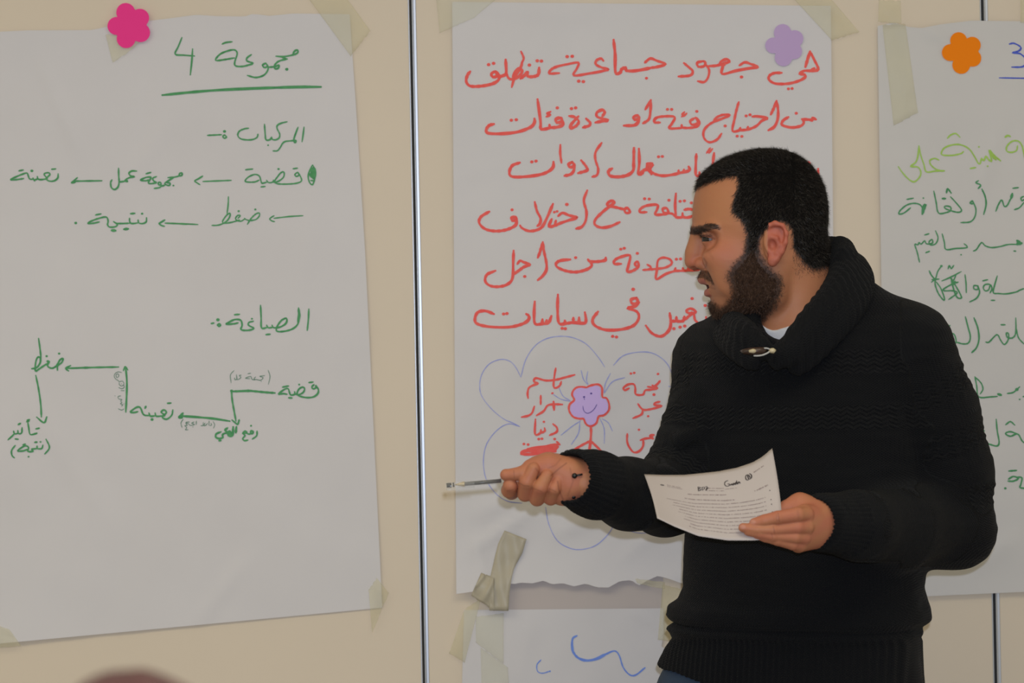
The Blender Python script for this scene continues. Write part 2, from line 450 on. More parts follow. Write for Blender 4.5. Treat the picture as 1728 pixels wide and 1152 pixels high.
left.write('written_line', blk(300, 180, 5.235, 2.5, [
    [(1058, 578), (1035, 598), (1045, 615), (1070, 605), (1062, 580), (1090, 630), (1088, 660), (1040, 677), (960, 683), (880, 680), (855, 660), (880, 620), (912, 582), (938, 578), (935, 620), (895, 655), (850, 668), (845, 648)],
    [(845, 660), (825, 670), (800, 668), (785, 650)], [(788, 665), (745, 676), (735, 655), (720, 612), (680, 598), (625, 620), (594, 655), (620, 665), (680, 664), (718, 648)],
    [(598, 557), (630, 553), (662, 550)], [(1018, 548), (1058, 542)], ([(890, 550)], 3.4), [(735, 708), (772, 704)],
    [(1190, 515), (1162, 570), (1152, 620), (1165, 670), (1190, 688), (1208, 640), (1218, 570), (1192, 515)],
    ([(1180, 548), (1210, 600), (1172, 590), (1205, 640), (1175, 560), (1212, 550), (1190, 620), (1165, 600)], 4.0), ([(1200, 540), (1195, 580), (1180, 610)], 5.0),
    [(1175, 650), (1200, 655)],
    [(472, 650), (350, 655), (222, 660)], [(220, 612), (185, 635), (150, 655), (170, 672), (195, 688)]])
    + blk(0, 270, 5.4, 2.7, [
    [(1635, 120), (1660, 118), (1655, 140), (1632, 142), (1636, 122)], [(1632, 145), (1590, 155), (1530, 160)], [(1585, 158), (1540, 185), (1500, 215), (1540, 232), (1550, 210), (1522, 208)],
    [(1500, 230), (1470, 235), (1465, 205), (1445, 205), (1445, 225), (1468, 228), (1455, 250), (1405, 258)], [(1425, 150), (1393, 165), (1400, 190), (1425, 205), (1370, 215), (1352, 205), (1375, 165), (1370, 155), (1330, 158), (1280, 183), (1330, 188), (1355, 180)],
    [(1330, 125), (1375, 112)], [(1580, 232)],
    [(1245, 100), (1200, 100), (1175, 120), (1190, 143), (1225, 150), (1180, 160), (1150, 175), (1140, 190), (1163, 195), (1150, 180)], [(1140, 192), (1095, 198), (1086, 192)],
    [(1080, 75), (1082, 150), (1085, 200), (1075, 245), (1045, 268), (1015, 250), (1008, 205), (1020, 180)],
    [(928, 188), (800, 190), (670, 192)], [(705, 160), (680, 182), (650, 207), (685, 203)],
    [(470, 84), (508, 80)], [(530, 125), (525, 165), (490, 190), (445, 190), (422, 168), (455, 132), (440, 115), (402, 125), (415, 150), (430, 168), (370, 178), (345, 170), (340, 150)],
    [(345, 172), (310, 180), (300, 163)], [(300, 175), (270, 172), (258, 145), (245, 118), (200, 130), (140, 155), (95, 178), (150, 178), (215, 168)],
    ([(290, 98)], 4.2), [(172, 98), (212, 90)], [(315, 187)]]), I_GREEN)
left.write('written_line', blk(300, 180, 5.235, 2.3, [
    [(1105, 962), (980, 970), (850, 985)], [(850, 962), (822, 980), (812, 992), (830, 1008), (855, 1015)],
    [(615, 1038), (645, 990), (685, 950), (718, 938), (720, 965), (690, 995), (640, 1005), (600, 995), (590, 985)], [(592, 990), (560, 1010), (525, 1005), (510, 985), (530, 960), (552, 962), (532, 985)],
    [(545, 1000), (500, 1014), (450, 1025), (405, 1028), (397, 1008), (430, 960), (462, 940), (455, 980), (420, 1020), (360, 1045), (302, 1048)],
    [(447, 795), (445, 860), (435, 950)], ([(538, 922)], 3.2), ([(685, 907)], 3.2), [(178, 1040), (80, 1035), (0, 1030)]])
    + blk(0, 270, 5.4, 2.7, [[(1725, 584), (1600, 578), (1505, 574)], [(1502, 545), (1470, 565), (1450, 580), (1475, 597), (1498, 603)],
    ([(1295, 488)], 3.4), ([(1190, 488), (1228, 485)], 3.2), [(1335, 525), (1332, 562), (1300, 578), (1265, 572), (1258, 545)], [(1258, 572), (1200, 578), (1182, 560), (1180, 530)],
    [(1180, 575), (1100, 578), (1060, 575), (1035, 560)], [(1035, 560), (1068, 588), (1050, 607), (1000, 610), (980, 590), (985, 555), (970, 520), (920, 525), (845, 550), (800, 576), (850, 575), (905, 563)],
    [(870, 500), (920, 490)], ([(1018, 640), (1052, 642)], 4.6), ([(1130, 630), (1168, 626)], 4.2), ([(690, 573)], 4.0)]), I_GREEN)
left.write('written_line', blk(180, 500, 4.113, 2.9, [
    [(1403, 88), (1400, 160), (1392, 235)], [(1332, 80), (1338, 130), (1327, 190), (1290, 225), (1230, 242), (1180, 240), (1185, 205), (1215, 165), (1248, 152), (1245, 185), (1205, 212), (1160, 217), (1148, 200)],
    [(1150, 215), (1122, 217), (1110, 200)], [(1112, 216), (1075, 218), (1072, 150), (1068, 62)], [(1008, 155)],
    [(1018, 172), (988, 180), (985, 200), (1022, 222), (980, 235), (932, 230), (940, 200), (930, 165), (890, 160), (850, 178), (828, 192), (880, 190), (912, 183)],
    [(887, 127), (922, 124)], [(1105, 265), (1135, 262)], ([(772, 162)], 5.0), [(780, 188), (770, 200), (782, 207), (790, 196), (780, 188)], [(725, 188), (744, 184)], ([(1332, 90), (1336, 130), (1328, 175)], 4.4)]), I_GREEN)
left.write('written_word', blk(290, 610, 6.4, 2.9, [
    [(1480, 226), (1525, 220)], [(1535, 248), (1512, 272), (1525, 293), (1555, 282), (1552, 255), (1582, 300), (1575, 345), (1530, 380), (1460, 388), (1390, 375), (1352, 350), (1370, 300), (1408, 275), (1433, 290), (1420, 330), (1375, 355), (1335, 350), (1325, 325)],
    [(1335, 352), (1285, 360), (1270, 330), (1255, 292), (1215, 300), (1150, 350), (1200, 345), (1243, 352)], [(1195, 275), (1260, 262)], [(1375, 247)], ([(1262, 390), (1297, 392)], 3.2)]), I_GREEN)
left.write('arrow', blk(290, 610, 6.4, 3.6, [[(1113, 338), (1000, 330), (880, 318), (825, 315), (645, 322)], ([(825, 315)], 4.6), ([(645, 316)], 4.4),
    ([(645, 310), (650, 400), (670, 520), (692, 640)], 3.2), ([(650, 630), (685, 660), (710, 677), (720, 655), (727, 628)], 3.0)]), I_GREEN)
left.write('arrow', blk(290, 610, 6.4, 3.6, [[(625, 642), (450, 615), (290, 600), (110, 587)], [(120, 555), (95, 585), (74, 603), (108, 602), (112, 580)]]), I_GREEN)
left.write('written_word', blk(290, 610, 6.4, 2.9, [
    [(920, 750), (915, 800), (870, 835)], [(855, 742), (880, 755), (865, 778), (848, 762), (862, 745)], [(868, 772), (830, 782), (800, 770), (765, 778), (790, 750), (812, 762)], [(772, 780), (790, 800), (765, 830), (785, 852), (820, 846)], [(855, 692)]])
    + blk(290, 610, 6.4, 4.2, [[(697, 705), (690, 765)], [(662, 705), (655, 785), (625, 800), (605, 780), (622, 752), (640, 778), (610, 798)], ([(602, 715), (575, 740), (600, 765), (562, 775)], 3.4)])
    + blk(290, 610, 6.4, 3.2, [[(562, 775), (545, 795), (550, 818), (512, 830), (475, 815), (480, 780), (530, 757)], [(508, 853), (530, 851)]]), I_GREEN)
left.write('small_note', blk(290, 610, 6.4, 1.2, [
    [(1040, 92), (1060, 160), (1042, 245)], [(672, 95), (632, 145), (640, 228)], [(1003, 150), (948, 158), (985, 172), (960, 200), (922, 195), (903, 190)], [(905, 165), (888, 182), (900, 195), (865, 190), (852, 160), (795, 178), (842, 184)], [(820, 130), (852, 124)],
    [(750, 145), (728, 150), (745, 170), (722, 190), (705, 190), (697, 140)], [(703, 165), (700, 190), (680, 195), (678, 175)], [(965, 213)],
    [(445, 645), (462, 680), (450, 718)], [(122, 622), (98, 662), (110, 710)], [(423, 665), (428, 685), (410, 690)], [(402, 640), (400, 688)], [(385, 665), (368, 685), (345, 690), (358, 662)], [(340, 655), (335, 690), (312, 690)],
    [(265, 640), (262, 680)], [(240, 650), (213, 665), (245, 678), (200, 688), (180, 670)], [(180, 672), (150, 662), (165, 690), (140, 690), (160, 715), (145, 735), (175, 735)], [(228, 705)], [(150, 655), (190, 650)]]), I_GREEN_THIN)
left.write('written_word', blk(0, 500, 3.84, 2.9, [
    [(250, 272), (258, 330), (264, 385), (262, 432)], [(205, 468), (235, 462), (256, 438), (262, 402), (246, 393), (232, 422), (229, 482), (250, 472), (290, 445), (312, 432), (305, 420), (318, 422), (308, 450), (335, 465), (365, 450), (388, 412), (408, 402), (400, 428), (374, 448), (372, 478)],
    ([(302, 387)], 3.4), ([(383, 370)], 3.4)]), I_GREEN)
left.write('arrow', blk(0, 500, 3.84, 3.0, [[(768, 457), (600, 460), (430, 466)], ([(540, 462), (570, 461)], 3.8), [(457, 448), (426, 466), (444, 482)]]), I_GREEN)
left.write('arrow', blk(0, 500, 3.84, 3.0, [[(232, 512), (250, 600), (264, 700), (268, 780)], [(238, 782), (285, 818), (303, 780)]]), I_GREEN)
left.write('arrow', blk(0, 500, 3.84, 3.3, [[(815, 748), (820, 650), (822, 550), (815, 468)], ([(800, 480), (812, 455), (828, 476)], 2.6)]), I_GREEN)
left.write('written_word', blk(0, 500, 3.84, 2.9, [
    [(1085, 692), (1108, 690)], [(1120, 735), (1112, 770), (1080, 795), (1052, 782), (1078, 752), (1062, 735), (1045, 750), (1068, 770), (1040, 775), (1012, 775), (1005, 755)], [(1007, 773), (975, 775), (965, 755)],
    [(967, 772), (930, 765), (910, 722), (885, 718), (845, 748), (868, 752), (893, 746)], ([(945, 712), (940, 724)], 3.4), ([(985, 797)], 4.4)]), I_GREEN)
left.write('written_word', blk(0, 500, 3.84, 2.7, [
    [(232, 858), (255, 853)], [(240, 885), (225, 890), (195, 893), (186, 850), (180, 815)], [(192, 797), (176, 803), (188, 806), (172, 812)], ([(118, 830), (133, 822)], 3.0), [(143, 850), (140, 884), (120, 888), (115, 868)], [(118, 886), (95, 890), (88, 872)], [(92, 890), (78, 905), (52, 928)], [(98, 923), (118, 925)],
    [(298, 925), (318, 965), (316, 990), (290, 1020)], [(98, 965), (75, 998), (78, 1030), (93, 1045)], [(278, 963), (270, 985), (243, 985), (240, 968)], [(243, 985), (205, 990), (215, 1003), (180, 1003), (185, 978), (160, 968), (113, 1000), (150, 1000), (176, 990)], ([(225, 945), (240, 943)], 3.0), [(262, 942)], [(185, 1038)], [(148, 962), (165, 956)]]), I_GREEN)
left.write('small_note', blk(180, 560, 6.4, 1.1, [
    [(162, 437), (125, 430), (90, 450), (82, 480), (100, 510), (122, 520)], [(100, 460), (125, 452), (130, 478), (108, 492), (100, 462)], [(118, 515), (135, 535), (170, 530), (187, 560), (165, 582), (138, 570), (135, 545)], [(160, 560)], [(130, 598), (160, 612), (188, 600), (185, 572)], [(155, 632), (190, 632)],
    [(152, 688), (122, 698), (132, 722), (165, 728), (150, 745), (165, 760), (148, 775), (175, 785), (160, 800)], [(90, 690)], [(185, 830), (160, 843), (125, 828)], [(185, 775)]]), I_GREEN_THIN)

# ---- lower sheets behind the middle one -------------------------------------
strip = Sheet('paper_sheet', [(850, 950), (1120, 960), (1112, 1090), (850, 1060)], 0.0012, 0.0004, 31, M_STRIP, nu=20, nv=12)  # shaded strip below the torn edge, shade put into a darker pinker sheet
tag(strip.ob, 'pinkish strip of paper, darkened for the shade below the torn edge of the red-lettered sheet', 'paper')
lower = Sheet('paper_sheet', [(783, 1029), (1119, 1026), (1185, 1300), (776, 1300)], 0.0024, 0.0010, 37, M_PAPER, nu=40, nv=30,
              creases=[(1060, 1030, 1120, 1060, 5, 0.0015), (900, 1040, 880, 1140, 10, 0.001)], right=[(0, 0), (0.15, -9), (0.25, -20), (0.28, 0), (1, 0)])
tag(lower.ob, 'lower white sheet with a pale blue squiggle, left of the jeans', 'paper', 'flip-chart sheets taped to the wall')
lower.write('blue_squiggle', blk(600, 820, 2.979, 3.2, [([(1112, 752), (1092, 765), (1088, 800), (1092, 835)], 3.6), ([(1088, 790), (1093, 830), (1118, 862), (1160, 876), (1210, 868), (1260, 843)], 4.2), ([(1250, 848), (1300, 828), (1325, 850), (1345, 910), (1378, 948), (1410, 948), (1455, 912)], 2.6)])
            + blk(600, 820, 2.979, 1.7, [[(932, 873), (912, 897), (915, 930), (940, 940), (975, 930)], ([(977, 930)], 2.6)]), I_BLUE2)

# ---- middle sheet --------------------------------------------------------------
mid = Sheet('paper_sheet', [(763, 3), (1402, 10), (1412, 1000), (770, 990)], 0.0034, 0.0016, 5, M_PAPER, nu=110,
            creases=[(800, 870, 960, 800, 12, 0.0025), (790, 930, 900, 860, 9, 0.003), (930, 905, 1010, 870, 8, 0.002), (1040, 950, 1130, 880, 12, 0.002), (770, 300, 850, 280, 9, 0.001), (800, 15, 1000, 25, 9, 0.0015), (1180, 960, 1090, 990, 9, 0.002), (820, 990, 800, 900, 9, 0.002)],
            bottom=[(0, 12), (0.02, 10), (0.06, 6), (0.1, -6), (0.14, -6), (0.13, -10), (0.15, -6), (0.17, -9), (0.20, -8), (0.23, -13), (0.25, -7), (0.28, -9), (0.31, -4), (0.34, -9), (0.37, -3), (0.40, -3), (0.43, -14), (0.46, -16), (0.48, -7), (0.5, -15), (0.53, -24), (0.56, -19), (0.59, -12), (0.62, -14), (0.65, -8), (0.7, -6), (1, -4)],
            lift=lambda px, py: 0.010 * max(0, (py - 900) / 90) ** 2)
tag(mid.ob, 'large white flip-chart sheet with red marker lettering and a smiling flower, behind the man', 'paper', 'flip-chart sheets taped to the wall')
RW = 5.2
mid.write('written_line', blk(760, 40, 3.841, RW, [
    [(248, 265)], [(280, 257)], ([(290, 308), (265, 325), (277, 345), (303, 338), (298, 312), (318, 340), (308, 368), (270, 390), (200, 404), (130, 404), (103, 375), (110, 335), (128, 310)], 5.0),
    [(310, 345), (345, 335), (362, 318), (358, 233)], ([(362, 320), (380, 355), (415, 358), (455, 330), (465, 300), (443, 290), (418, 318), (405, 352)], 4.6),
    ([(458, 180), (475, 222), (465, 250), (455, 285), (415, 355), (398, 410)], 4.0), [(455, 355), (485, 330), (500, 312), (502, 340), (540, 342), (570, 328), (575, 285)], [(512, 268)], [(563, 240)], [(590, 242)],
    [(757, 213)], [(790, 211)], ([(705, 320), (642, 322), (652, 298), (690, 278), (760, 262), (830, 252), (820, 290), (800, 335), (900, 322), (980, 308), (1025, 295), (985, 285), (945, 265), (945, 240), (975, 225), (992, 240)], 4.2),
    [(832, 372)], [(862, 375)], [(1058, 105), (1068, 200), (1070, 315), (1100, 317), (1110, 295), (1135, 285), (1140, 303), (1200, 305), (1306, 285)]])
    + blk(1080, 40, 3.841, 4.4, [[(70, 285), (110, 280), (165, 262), (110, 240), (70, 225), (45, 240), (32, 252)], [(42, 353)],
    ([(285, 255), (320, 285), (342, 308), (325, 335), (250, 342)], 4.6), ([(412, 242), (372, 252), (378, 278), (415, 275), (425, 252), (412, 242)], 4.2), ([(420, 255), (448, 300), (440, 350), (415, 378), (375, 372)], 4.2),
    [(440, 275), (490, 272), (530, 262), (580, 245), (560, 230), (525, 245), (520, 265), (548, 268)], [(540, 265), (532, 325), (620, 305), (700, 290), (765, 280), (720, 262), (680, 250), (645, 270)], ([(658, 345)], 5.0),
    ([(1072, 280), (1085, 235), (1102, 180)], 5.0), ([(1102, 180), (1130, 235), (1155, 295), (1110, 305), (1130, 288)], 4.8), [(1150, 302), (1100, 305), (1065, 305), (1035, 325), (1068, 330), (1068, 348), (1030, 370), (960, 388), (880, 388), (838, 365), (838, 338), (870, 320), (918, 318)], [(962, 422)], [(986, 420)]]), I_RED)
mid.write('written_line', blk(1080, 40, 3.841, 4.6, [
    ([(1140, 620), (1120, 612), (1115, 628), (1100, 622), (1050, 618)], 4.8), [(1050, 618), (1062, 640), (1040, 663), (980, 672), (920, 655), (930, 625), (962, 605)], [(1013, 580)],
    [(848, 588), (868, 545), (885, 500)], [(885, 500), (895, 560), (892, 620), (870, 668), (832, 690)],
    ([(728, 602), (760, 600), (828, 612), (790, 628), (755, 662), (700, 685), (650, 690), (600, 695), (612, 620), (625, 560), (640, 508)], 4.2), [(700, 668), (698, 685)], [(650, 675), (648, 690)], [(688, 597)], [(713, 590)], [(630, 728)], [(660, 730)],
    ([(478, 628), (500, 605), (540, 590), (582, 592), (540, 612), (460, 645), (415, 690), (415, 740), (450, 768), (500, 750), (528, 712)], 3.9), [(552, 662)],
    [(368, 568)], ([(352, 612), (325, 632), (340, 655), (375, 640), (362, 608), (385, 635), (370, 665), (320, 675), (275, 672), (270, 655)], 4.0), ([(280, 675), (190, 678), (205, 650), (225, 605), (160, 600), (105, 610), (92, 638), (130, 640)], 4.2),
    [(178, 555)], [(205, 555)], ([(288, 572), (272, 588), (292, 590), (270, 602)], 3.6), ([(303, 580), (285, 600)], 3.2),
    [(70, 495), (35, 555)], [(70, 500), (68, 560), (58, 618), (20, 645)]])
    + blk(760, 40, 3.841, 5.0, [([(1212, 592), (1188, 605), (1195, 622), (1222, 612), (1215, 592)], 4.6), [(1224, 612), (1215, 640), (1190, 658), (1125, 660)],
    ([(985, 600), (1000, 575), (985, 558), (950, 575), (955, 605), (1025, 625), (980, 632), (940, 640)], 4.8), [(880, 615), (905, 640), (900, 660), (860, 672)], ([(830, 600), (785, 650), (778, 678), (815, 662), (832, 632), (805, 605), (770, 598)], 4.6), [(785, 550)], [(812, 545)],
    [(693, 545)], [(712, 608), (685, 618), (690, 640), (722, 632), (715, 605), (730, 650), (700, 668), (650, 672), (642, 655)], [(660, 672), (590, 683), (585, 640), (575, 560), (565, 490)], ([(650, 570), (625, 582), (648, 590), (622, 602)], 3.8),
    [(545, 615), (545, 640), (520, 670), (440, 700), (340, 712), (250, 710), (232, 690), (250, 660), (282, 650)], [(395, 625)], [(427, 622)]]), I_RED)
mid.write('written_line', blk(760, 40, 3.841, 4.9, [
    [(668, 895), (665, 930), (630, 960), (570, 980), (470, 992), (400, 990), (382, 965), (400, 920), (450, 900)], [(528, 895)], [(555, 890)], ([(713, 785), (712, 840), (720, 900)], 4.2),
    [(790, 895), (765, 912), (778, 930), (802, 918), (790, 895)], [(804, 910), (800, 950), (780, 975), (740, 985)], [(848, 885), (880, 925), (885, 950), (828, 968)], ([(980, 772), (942, 830), (940, 880), (958, 940), (950, 980), (920, 992)], 4.2),
    ([(1190, 805), (1188, 900), (1185, 950), (1150, 980), (1090, 992), (1035, 985), (1025, 955), (1048, 938)], 5.2), [(1222, 810), (1225, 900), (1218, 970), (1240, 972), (1255, 948), (1275, 945), (1300, 930), (1290, 915), (1275, 930), (1303, 975)]])
    + blk(1080, 40, 3.841, 4.6, [[(80, 905), (45, 908), (60, 930), (85, 915)], [(0, 965), (35, 945), (60, 925), (70, 955), (100, 975), (150, 985), (210, 978), (265, 965), (320, 950), (315, 925)], [(285, 945), (282, 965)], [(250, 950), (250, 968)], [(120, 862)], [(145, 860)],
    [(365, 845), (362, 900), (362, 978), (385, 982), (385, 962)], ([(432, 838), (455, 805)], 3.2), ([(447, 838), (470, 810)], 3.2), [(480, 838), (475, 880), (470, 935)], [(378, 1015)],
    [(1065, 905), (1095, 900), (1100, 922)], [(1155, 940), (1150, 982), (1130, 985)]]), I_RED)
mid.write('written_line', blk(780, 320, 3.841, 4.6, [
    [(323, 130)], [(345, 175), (320, 182), (325, 200), (348, 195), (350, 178)], ([(354, 190), (345, 230), (290, 258), (220, 268), (150, 255), (110, 215), (122, 175), (175, 142)], 4.8),
    [(470, 80), (485, 140), (508, 185), (503, 220), (487, 235)], [(588, 92), (550, 180), (510, 248), (440, 268), (390, 250), (375, 232)], [(580, 190), (562, 238), (600, 232), (640, 215), (700, 195), (745, 180), (690, 165), (650, 150), (622, 170)], [(607, 200), (600, 230)], ([(597, 145)], 4.0), ([(615, 140)], 4.0), ([(678, 95)], 5.2),
    [(810, 5), (788, 70), (805, 140), (800, 200), (775, 240), (738, 252)],
    ([(1090, 142), (1070, 118), (1052, 130), (1062, 150), (1088, 148)], 4.2), [(1052, 128), (1000, 115), (950, 105), (940, 90), (965, 72), (985, 78), (970, 98), (920, 135), (865, 190), (860, 225), (900, 245), (960, 237), (1020, 210)],
    [(1182, 58)], [(1212, 60)], ([(1195, 145), (1150, 145), (1160, 120), (1200, 102), (1265, 98), (1262, 130), (1250, 160), (1300, 160), (1335, 150), (1325, 120), (1300, 125), (1310, 150), (1360, 155), (1385, 180)], 4.2), [(1340, 68)], [(1385, 25), (1380, 100), (1385, 180)],
    [(1385, 180), (1425, 177), (1428, 152)], [(1425, 175), (1460, 180), (1510, 165)], [(1412, 75)], [(1440, 72)], [(1440, 130), (1470, 125), (1505, 132)], [(1485, 85)]]), I_RED)
mid.write('written_line', blk(780, 320, 3.841, 4.6, [
    [(333, 395), (330, 480), (328, 560), (310, 600), (260, 625), (190, 625), (150, 595), (160, 550), (215, 525)], [(332, 548), (365, 525), (400, 500), (440, 485), (400, 470), (375, 460), (358, 480)], ([(405, 562)], 4.8),
    [(490, 440), (505, 400), (522, 340)], [(522, 340), (530, 400), (545, 470), (545, 520), (520, 560), (490, 585)],
    ([(930, 440), (925, 457), (880, 465), (830, 465), (815, 452)], 4.8), ([(828, 465), (840, 490), (810, 515), (740, 533), (670, 525), (615, 500), (610, 475), (640, 458), (700, 452)], 4.8), [(735, 440)],
    [(1028, 385)], [(1050, 379)], ([(1030, 480), (985, 480), (990, 455), (1030, 435), (1087, 425), (1080, 480), (1070, 530), (1105, 525), (1140, 500), (1138, 465), (1118, 480), (1132, 500)], 4.4), [(1135, 412)],
    ([(1200, 485), (1222, 500), (1215, 515), (1172, 520)], 3.8), ([(1215, 517), (1265, 512), (1320, 503), (1358, 478), (1345, 450), (1300, 440), (1268, 460), (1262, 520), (1257, 580), (1320, 545), (1380, 527), (1430, 525), (1480, 522), (1535, 520)], 3.8),
    [(1382, 508), (1378, 525)], [(1430, 508), (1432, 525)], [(1465, 505), (1468, 522)], [(1388, 450)], [(1415, 448)]]), I_RED)
mid.write('written_line', blk(780, 320, 3.841, 4.9, [
    [(415, 805), (433, 820), (425, 848), (380, 873), (300, 890), (180, 888), (100, 870), (82, 840), (100, 795), (150, 785), (205, 805)], [(268, 805)], [(290, 802)],
    [(470, 725), (466, 800), (472, 868), (520, 868), (560, 860), (578, 818)], [(520, 840), (518, 866)], [(547, 845), (545, 865)],
    [(620, 680), (618, 780), (628, 865), (680, 865), (720, 860), (790, 865), (802, 845), (795, 795)], [(665, 848), (668, 865)], [(720, 830), (720, 860)], [(757, 828), (757, 857)], [(648, 898)], [(668, 900)],
    ([(1108, 645)], 5.4), [(1130, 700), (1095, 712), (1103, 738), (1138, 732), (1130, 700)], [(1146, 730), (1120, 755), (1072, 768), (1130, 788), (1145, 830), (1110, 880), (1030, 905), (930, 908), (860, 880), (845, 840), (880, 790)], [(975, 950)], [(1000, 954)],
    ([(1345, 800), (1352, 860), (1340, 910), (1290, 950), (1230, 930), (1190, 880)], 4.8), [(1348, 850), (1385, 850), (1388, 825)], [(1385, 852), (1430, 850), (1440, 822)], ([(1440, 845), (1480, 810), (1515, 790), (1480, 770), (1452, 785), (1470, 800), (1500, 800), (1510, 845), (1550, 872), (1582, 860), (1580, 825)], 4.4),
    [(1490, 705)], [(1372, 900)], [(1412, 890)], [(1442, 883)], [(1575, 750)], [(1605, 755)]]), I_RED)
mid.write('pen_cloud', blk(780, 550, 2.88, 1.35, [
    [(285, 248), (260, 200), (230, 170), (185, 162), (130, 185), (95, 235), (85, 290), (95, 340), (140, 400), (200, 450), (245, 470), (280, 488)], [(280, 488), (225, 475), (170, 505), (120, 570), (103, 650), (115, 740), (160, 810), (220, 850), (290, 860)],
    [(405, 880), (420, 960), (460, 1040), (520, 1078), (580, 1085), (650, 1065), (710, 1010), (742, 955)], [(780, 975), (820, 996), (870, 1006), (930, 1000)], [(285, 248), (310, 160), (360, 90), (430, 55), (520, 52), (600, 85), (660, 150), (692, 198)],
    [(735, 190), (780, 145), (850, 127), (920, 130), (980, 165), (1015, 220), (1022, 290), (1003, 292)], [(578, 215), (590, 260), (612, 285)], [(610, 220), (604, 260), (612, 285)], [(470, 300), (490, 340), (525, 362)], [(440, 330), (480, 355), (525, 365)],
    [(690, 325), (695, 280), (720, 230)], [(690, 325), (730, 270), (790, 250)], [(575, 460), (530, 490), (480, 530)], [(572, 460), (565, 520), (530, 575)], [(670, 450), (690, 500), (690, 570)], [(680, 450), (710, 470), (730, 510)]]), I_BLUEPEN)
NW = 3.6
mid.write('written_name', blk(860, 610, 5.4, NW, [[(592, 120), (500, 145), (420, 165), (330, 172), (240, 150), (222, 182), (258, 198), (215, 215), (175, 240), (163, 290), (168, 332)], ([(420, 60), (408, 130), (400, 215), (415, 240), (455, 220), (470, 182)], 3.4)]), I_RED)
mid.write('written_name', blk(860, 610, 5.4, NW, [[(390, 288)], [(480, 390), (400, 388), (345, 400), (310, 450), (245, 490)], ([(400, 365), (405, 438)], 4.6), [(283, 310), (283, 388)], [(225, 408), (205, 465), (170, 492), (110, 505)]]), I_RED)
mid.write('written_name', blk(860, 610, 5.4, NW, [[(395, 568), (430, 600), (428, 640), (365, 670)], [(312, 548)], [(235, 525), (232, 660), (280, 650), (285, 620)], [(282, 652), (320, 632), (318, 605)], ([(265, 705)], 4.2), ([(294, 702)], 4.2)]), I_RED)
mid.write('crossed_out_name', blk(860, 610, 5.4, 4.2, [[(130, 750)], [(168, 755)], ([(165, 795), (300, 778), (450, 752)], 5), ([(105, 838), (130, 815), (250, 800), (440, 775)], 5), ([(105, 843), (240, 842), (420, 818)], 4.4), ([(180, 815), (300, 800), (430, 785)], 6), ([(205, 825), (300, 822), (420, 798)], 6), [(410, 705)], [(430, 730), (455, 755)]]), I_RED)
mid.write('written_name', blk(860, 610, 5.4, NW, [([(1105, 108)], 3.8), ([(1135, 102)], 3.8), ([(1352, 112)], 3.8), [(1370, 175), (1350, 200), (1310, 232), (1258, 228)], [(1300, 215), (1345, 240), (1290, 255), (1235, 262), (1215, 300), (1150, 297), (1145, 240), (1130, 205), (1080, 208), (1038, 238), (1050, 260), (1088, 242)], ([(1315, 300)], 4.6)]), I_RED)
mid.write('written_name', blk(860, 610, 5.4, NW, [[(1368, 365), (1328, 375), (1322, 395), (1385, 402), (1320, 425), (1230, 440), (1195, 420), (1170, 385)], [(1212, 432), (1202, 480), (1125, 515)], [(1262, 497)]]), I_RED)
mid.write('written_name', blk(860, 610, 5.4, NW, [([(1312, 668), (1282, 680), (1305, 700)], 5), [(1300, 695), (1240, 700), (1192, 715)], [(1218, 705), (1215, 770), (1180, 815), (1130, 825), (1088, 775), (1070, 720), (1072, 658)], [(1178, 620)]]), I_RED)
mid.write('drawn_flower_figure', blk(860, 610, 5.4, 3.4, [[(700, 235), (640, 230), (590, 250), (568, 300), (588, 350), (545, 392), (543, 450), (580, 503), (640, 520), (672, 520), (697, 570), (740, 588), (790, 560), (812, 500), (860, 488), (905, 440), (905, 380), (882, 332), (845, 320), (842, 240), (805, 207), (740, 217), (700, 235)],
    ([(740, 590), (742, 650), (735, 740), (720, 860), (715, 900)], 4.2), ([(735, 722), (660, 760), (580, 808)], 3.8), ([(740, 725), (790, 770), (835, 818)], 4.6)]), I_RED)

# ---- right sheet ----------------------------------------------------------------
right = Sheet('paper_sheet', [(1481, 44), (2010, 40), (2020, 985), (1495, 1009)], 0.009, 0.0014, 23, M_PAPER2,
              creases=[(1560, 48, 1600, 70, 9, 0.003), (1500, 75, 1530, 66, 3, 0.001), (1690, 210, 1650, 330, 14, 0.002), (1530, 120, 1520, 230, 8, 0.001), (1640, 960, 1720, 900, 15, 0.002)],
              top=[(0, 0), (0.05, -6), (0.1, 2), (0.14, 4), (0.2, -2), (0.3, -8), (1, 0)], lift=lambda px, py: -0.004 * max(0, (1560 - px) / 80))
tag(right.ob, 'white flip-chart sheet with green lettering and a blue 3, right of the man', 'paper', 'flip-chart sheets taped to the wall')
right.write('blue_number', blk(1300, 0, 4.037, 2.7, [[(1628, 300), (1660, 295), (1705, 320), (1695, 345), (1650, 360), (1700, 365), (1740, 400), (1745, 430), (1715, 455), (1645, 457)], ([(1560, 530), (1800, 534)], 2.4)]), I_BLUE)
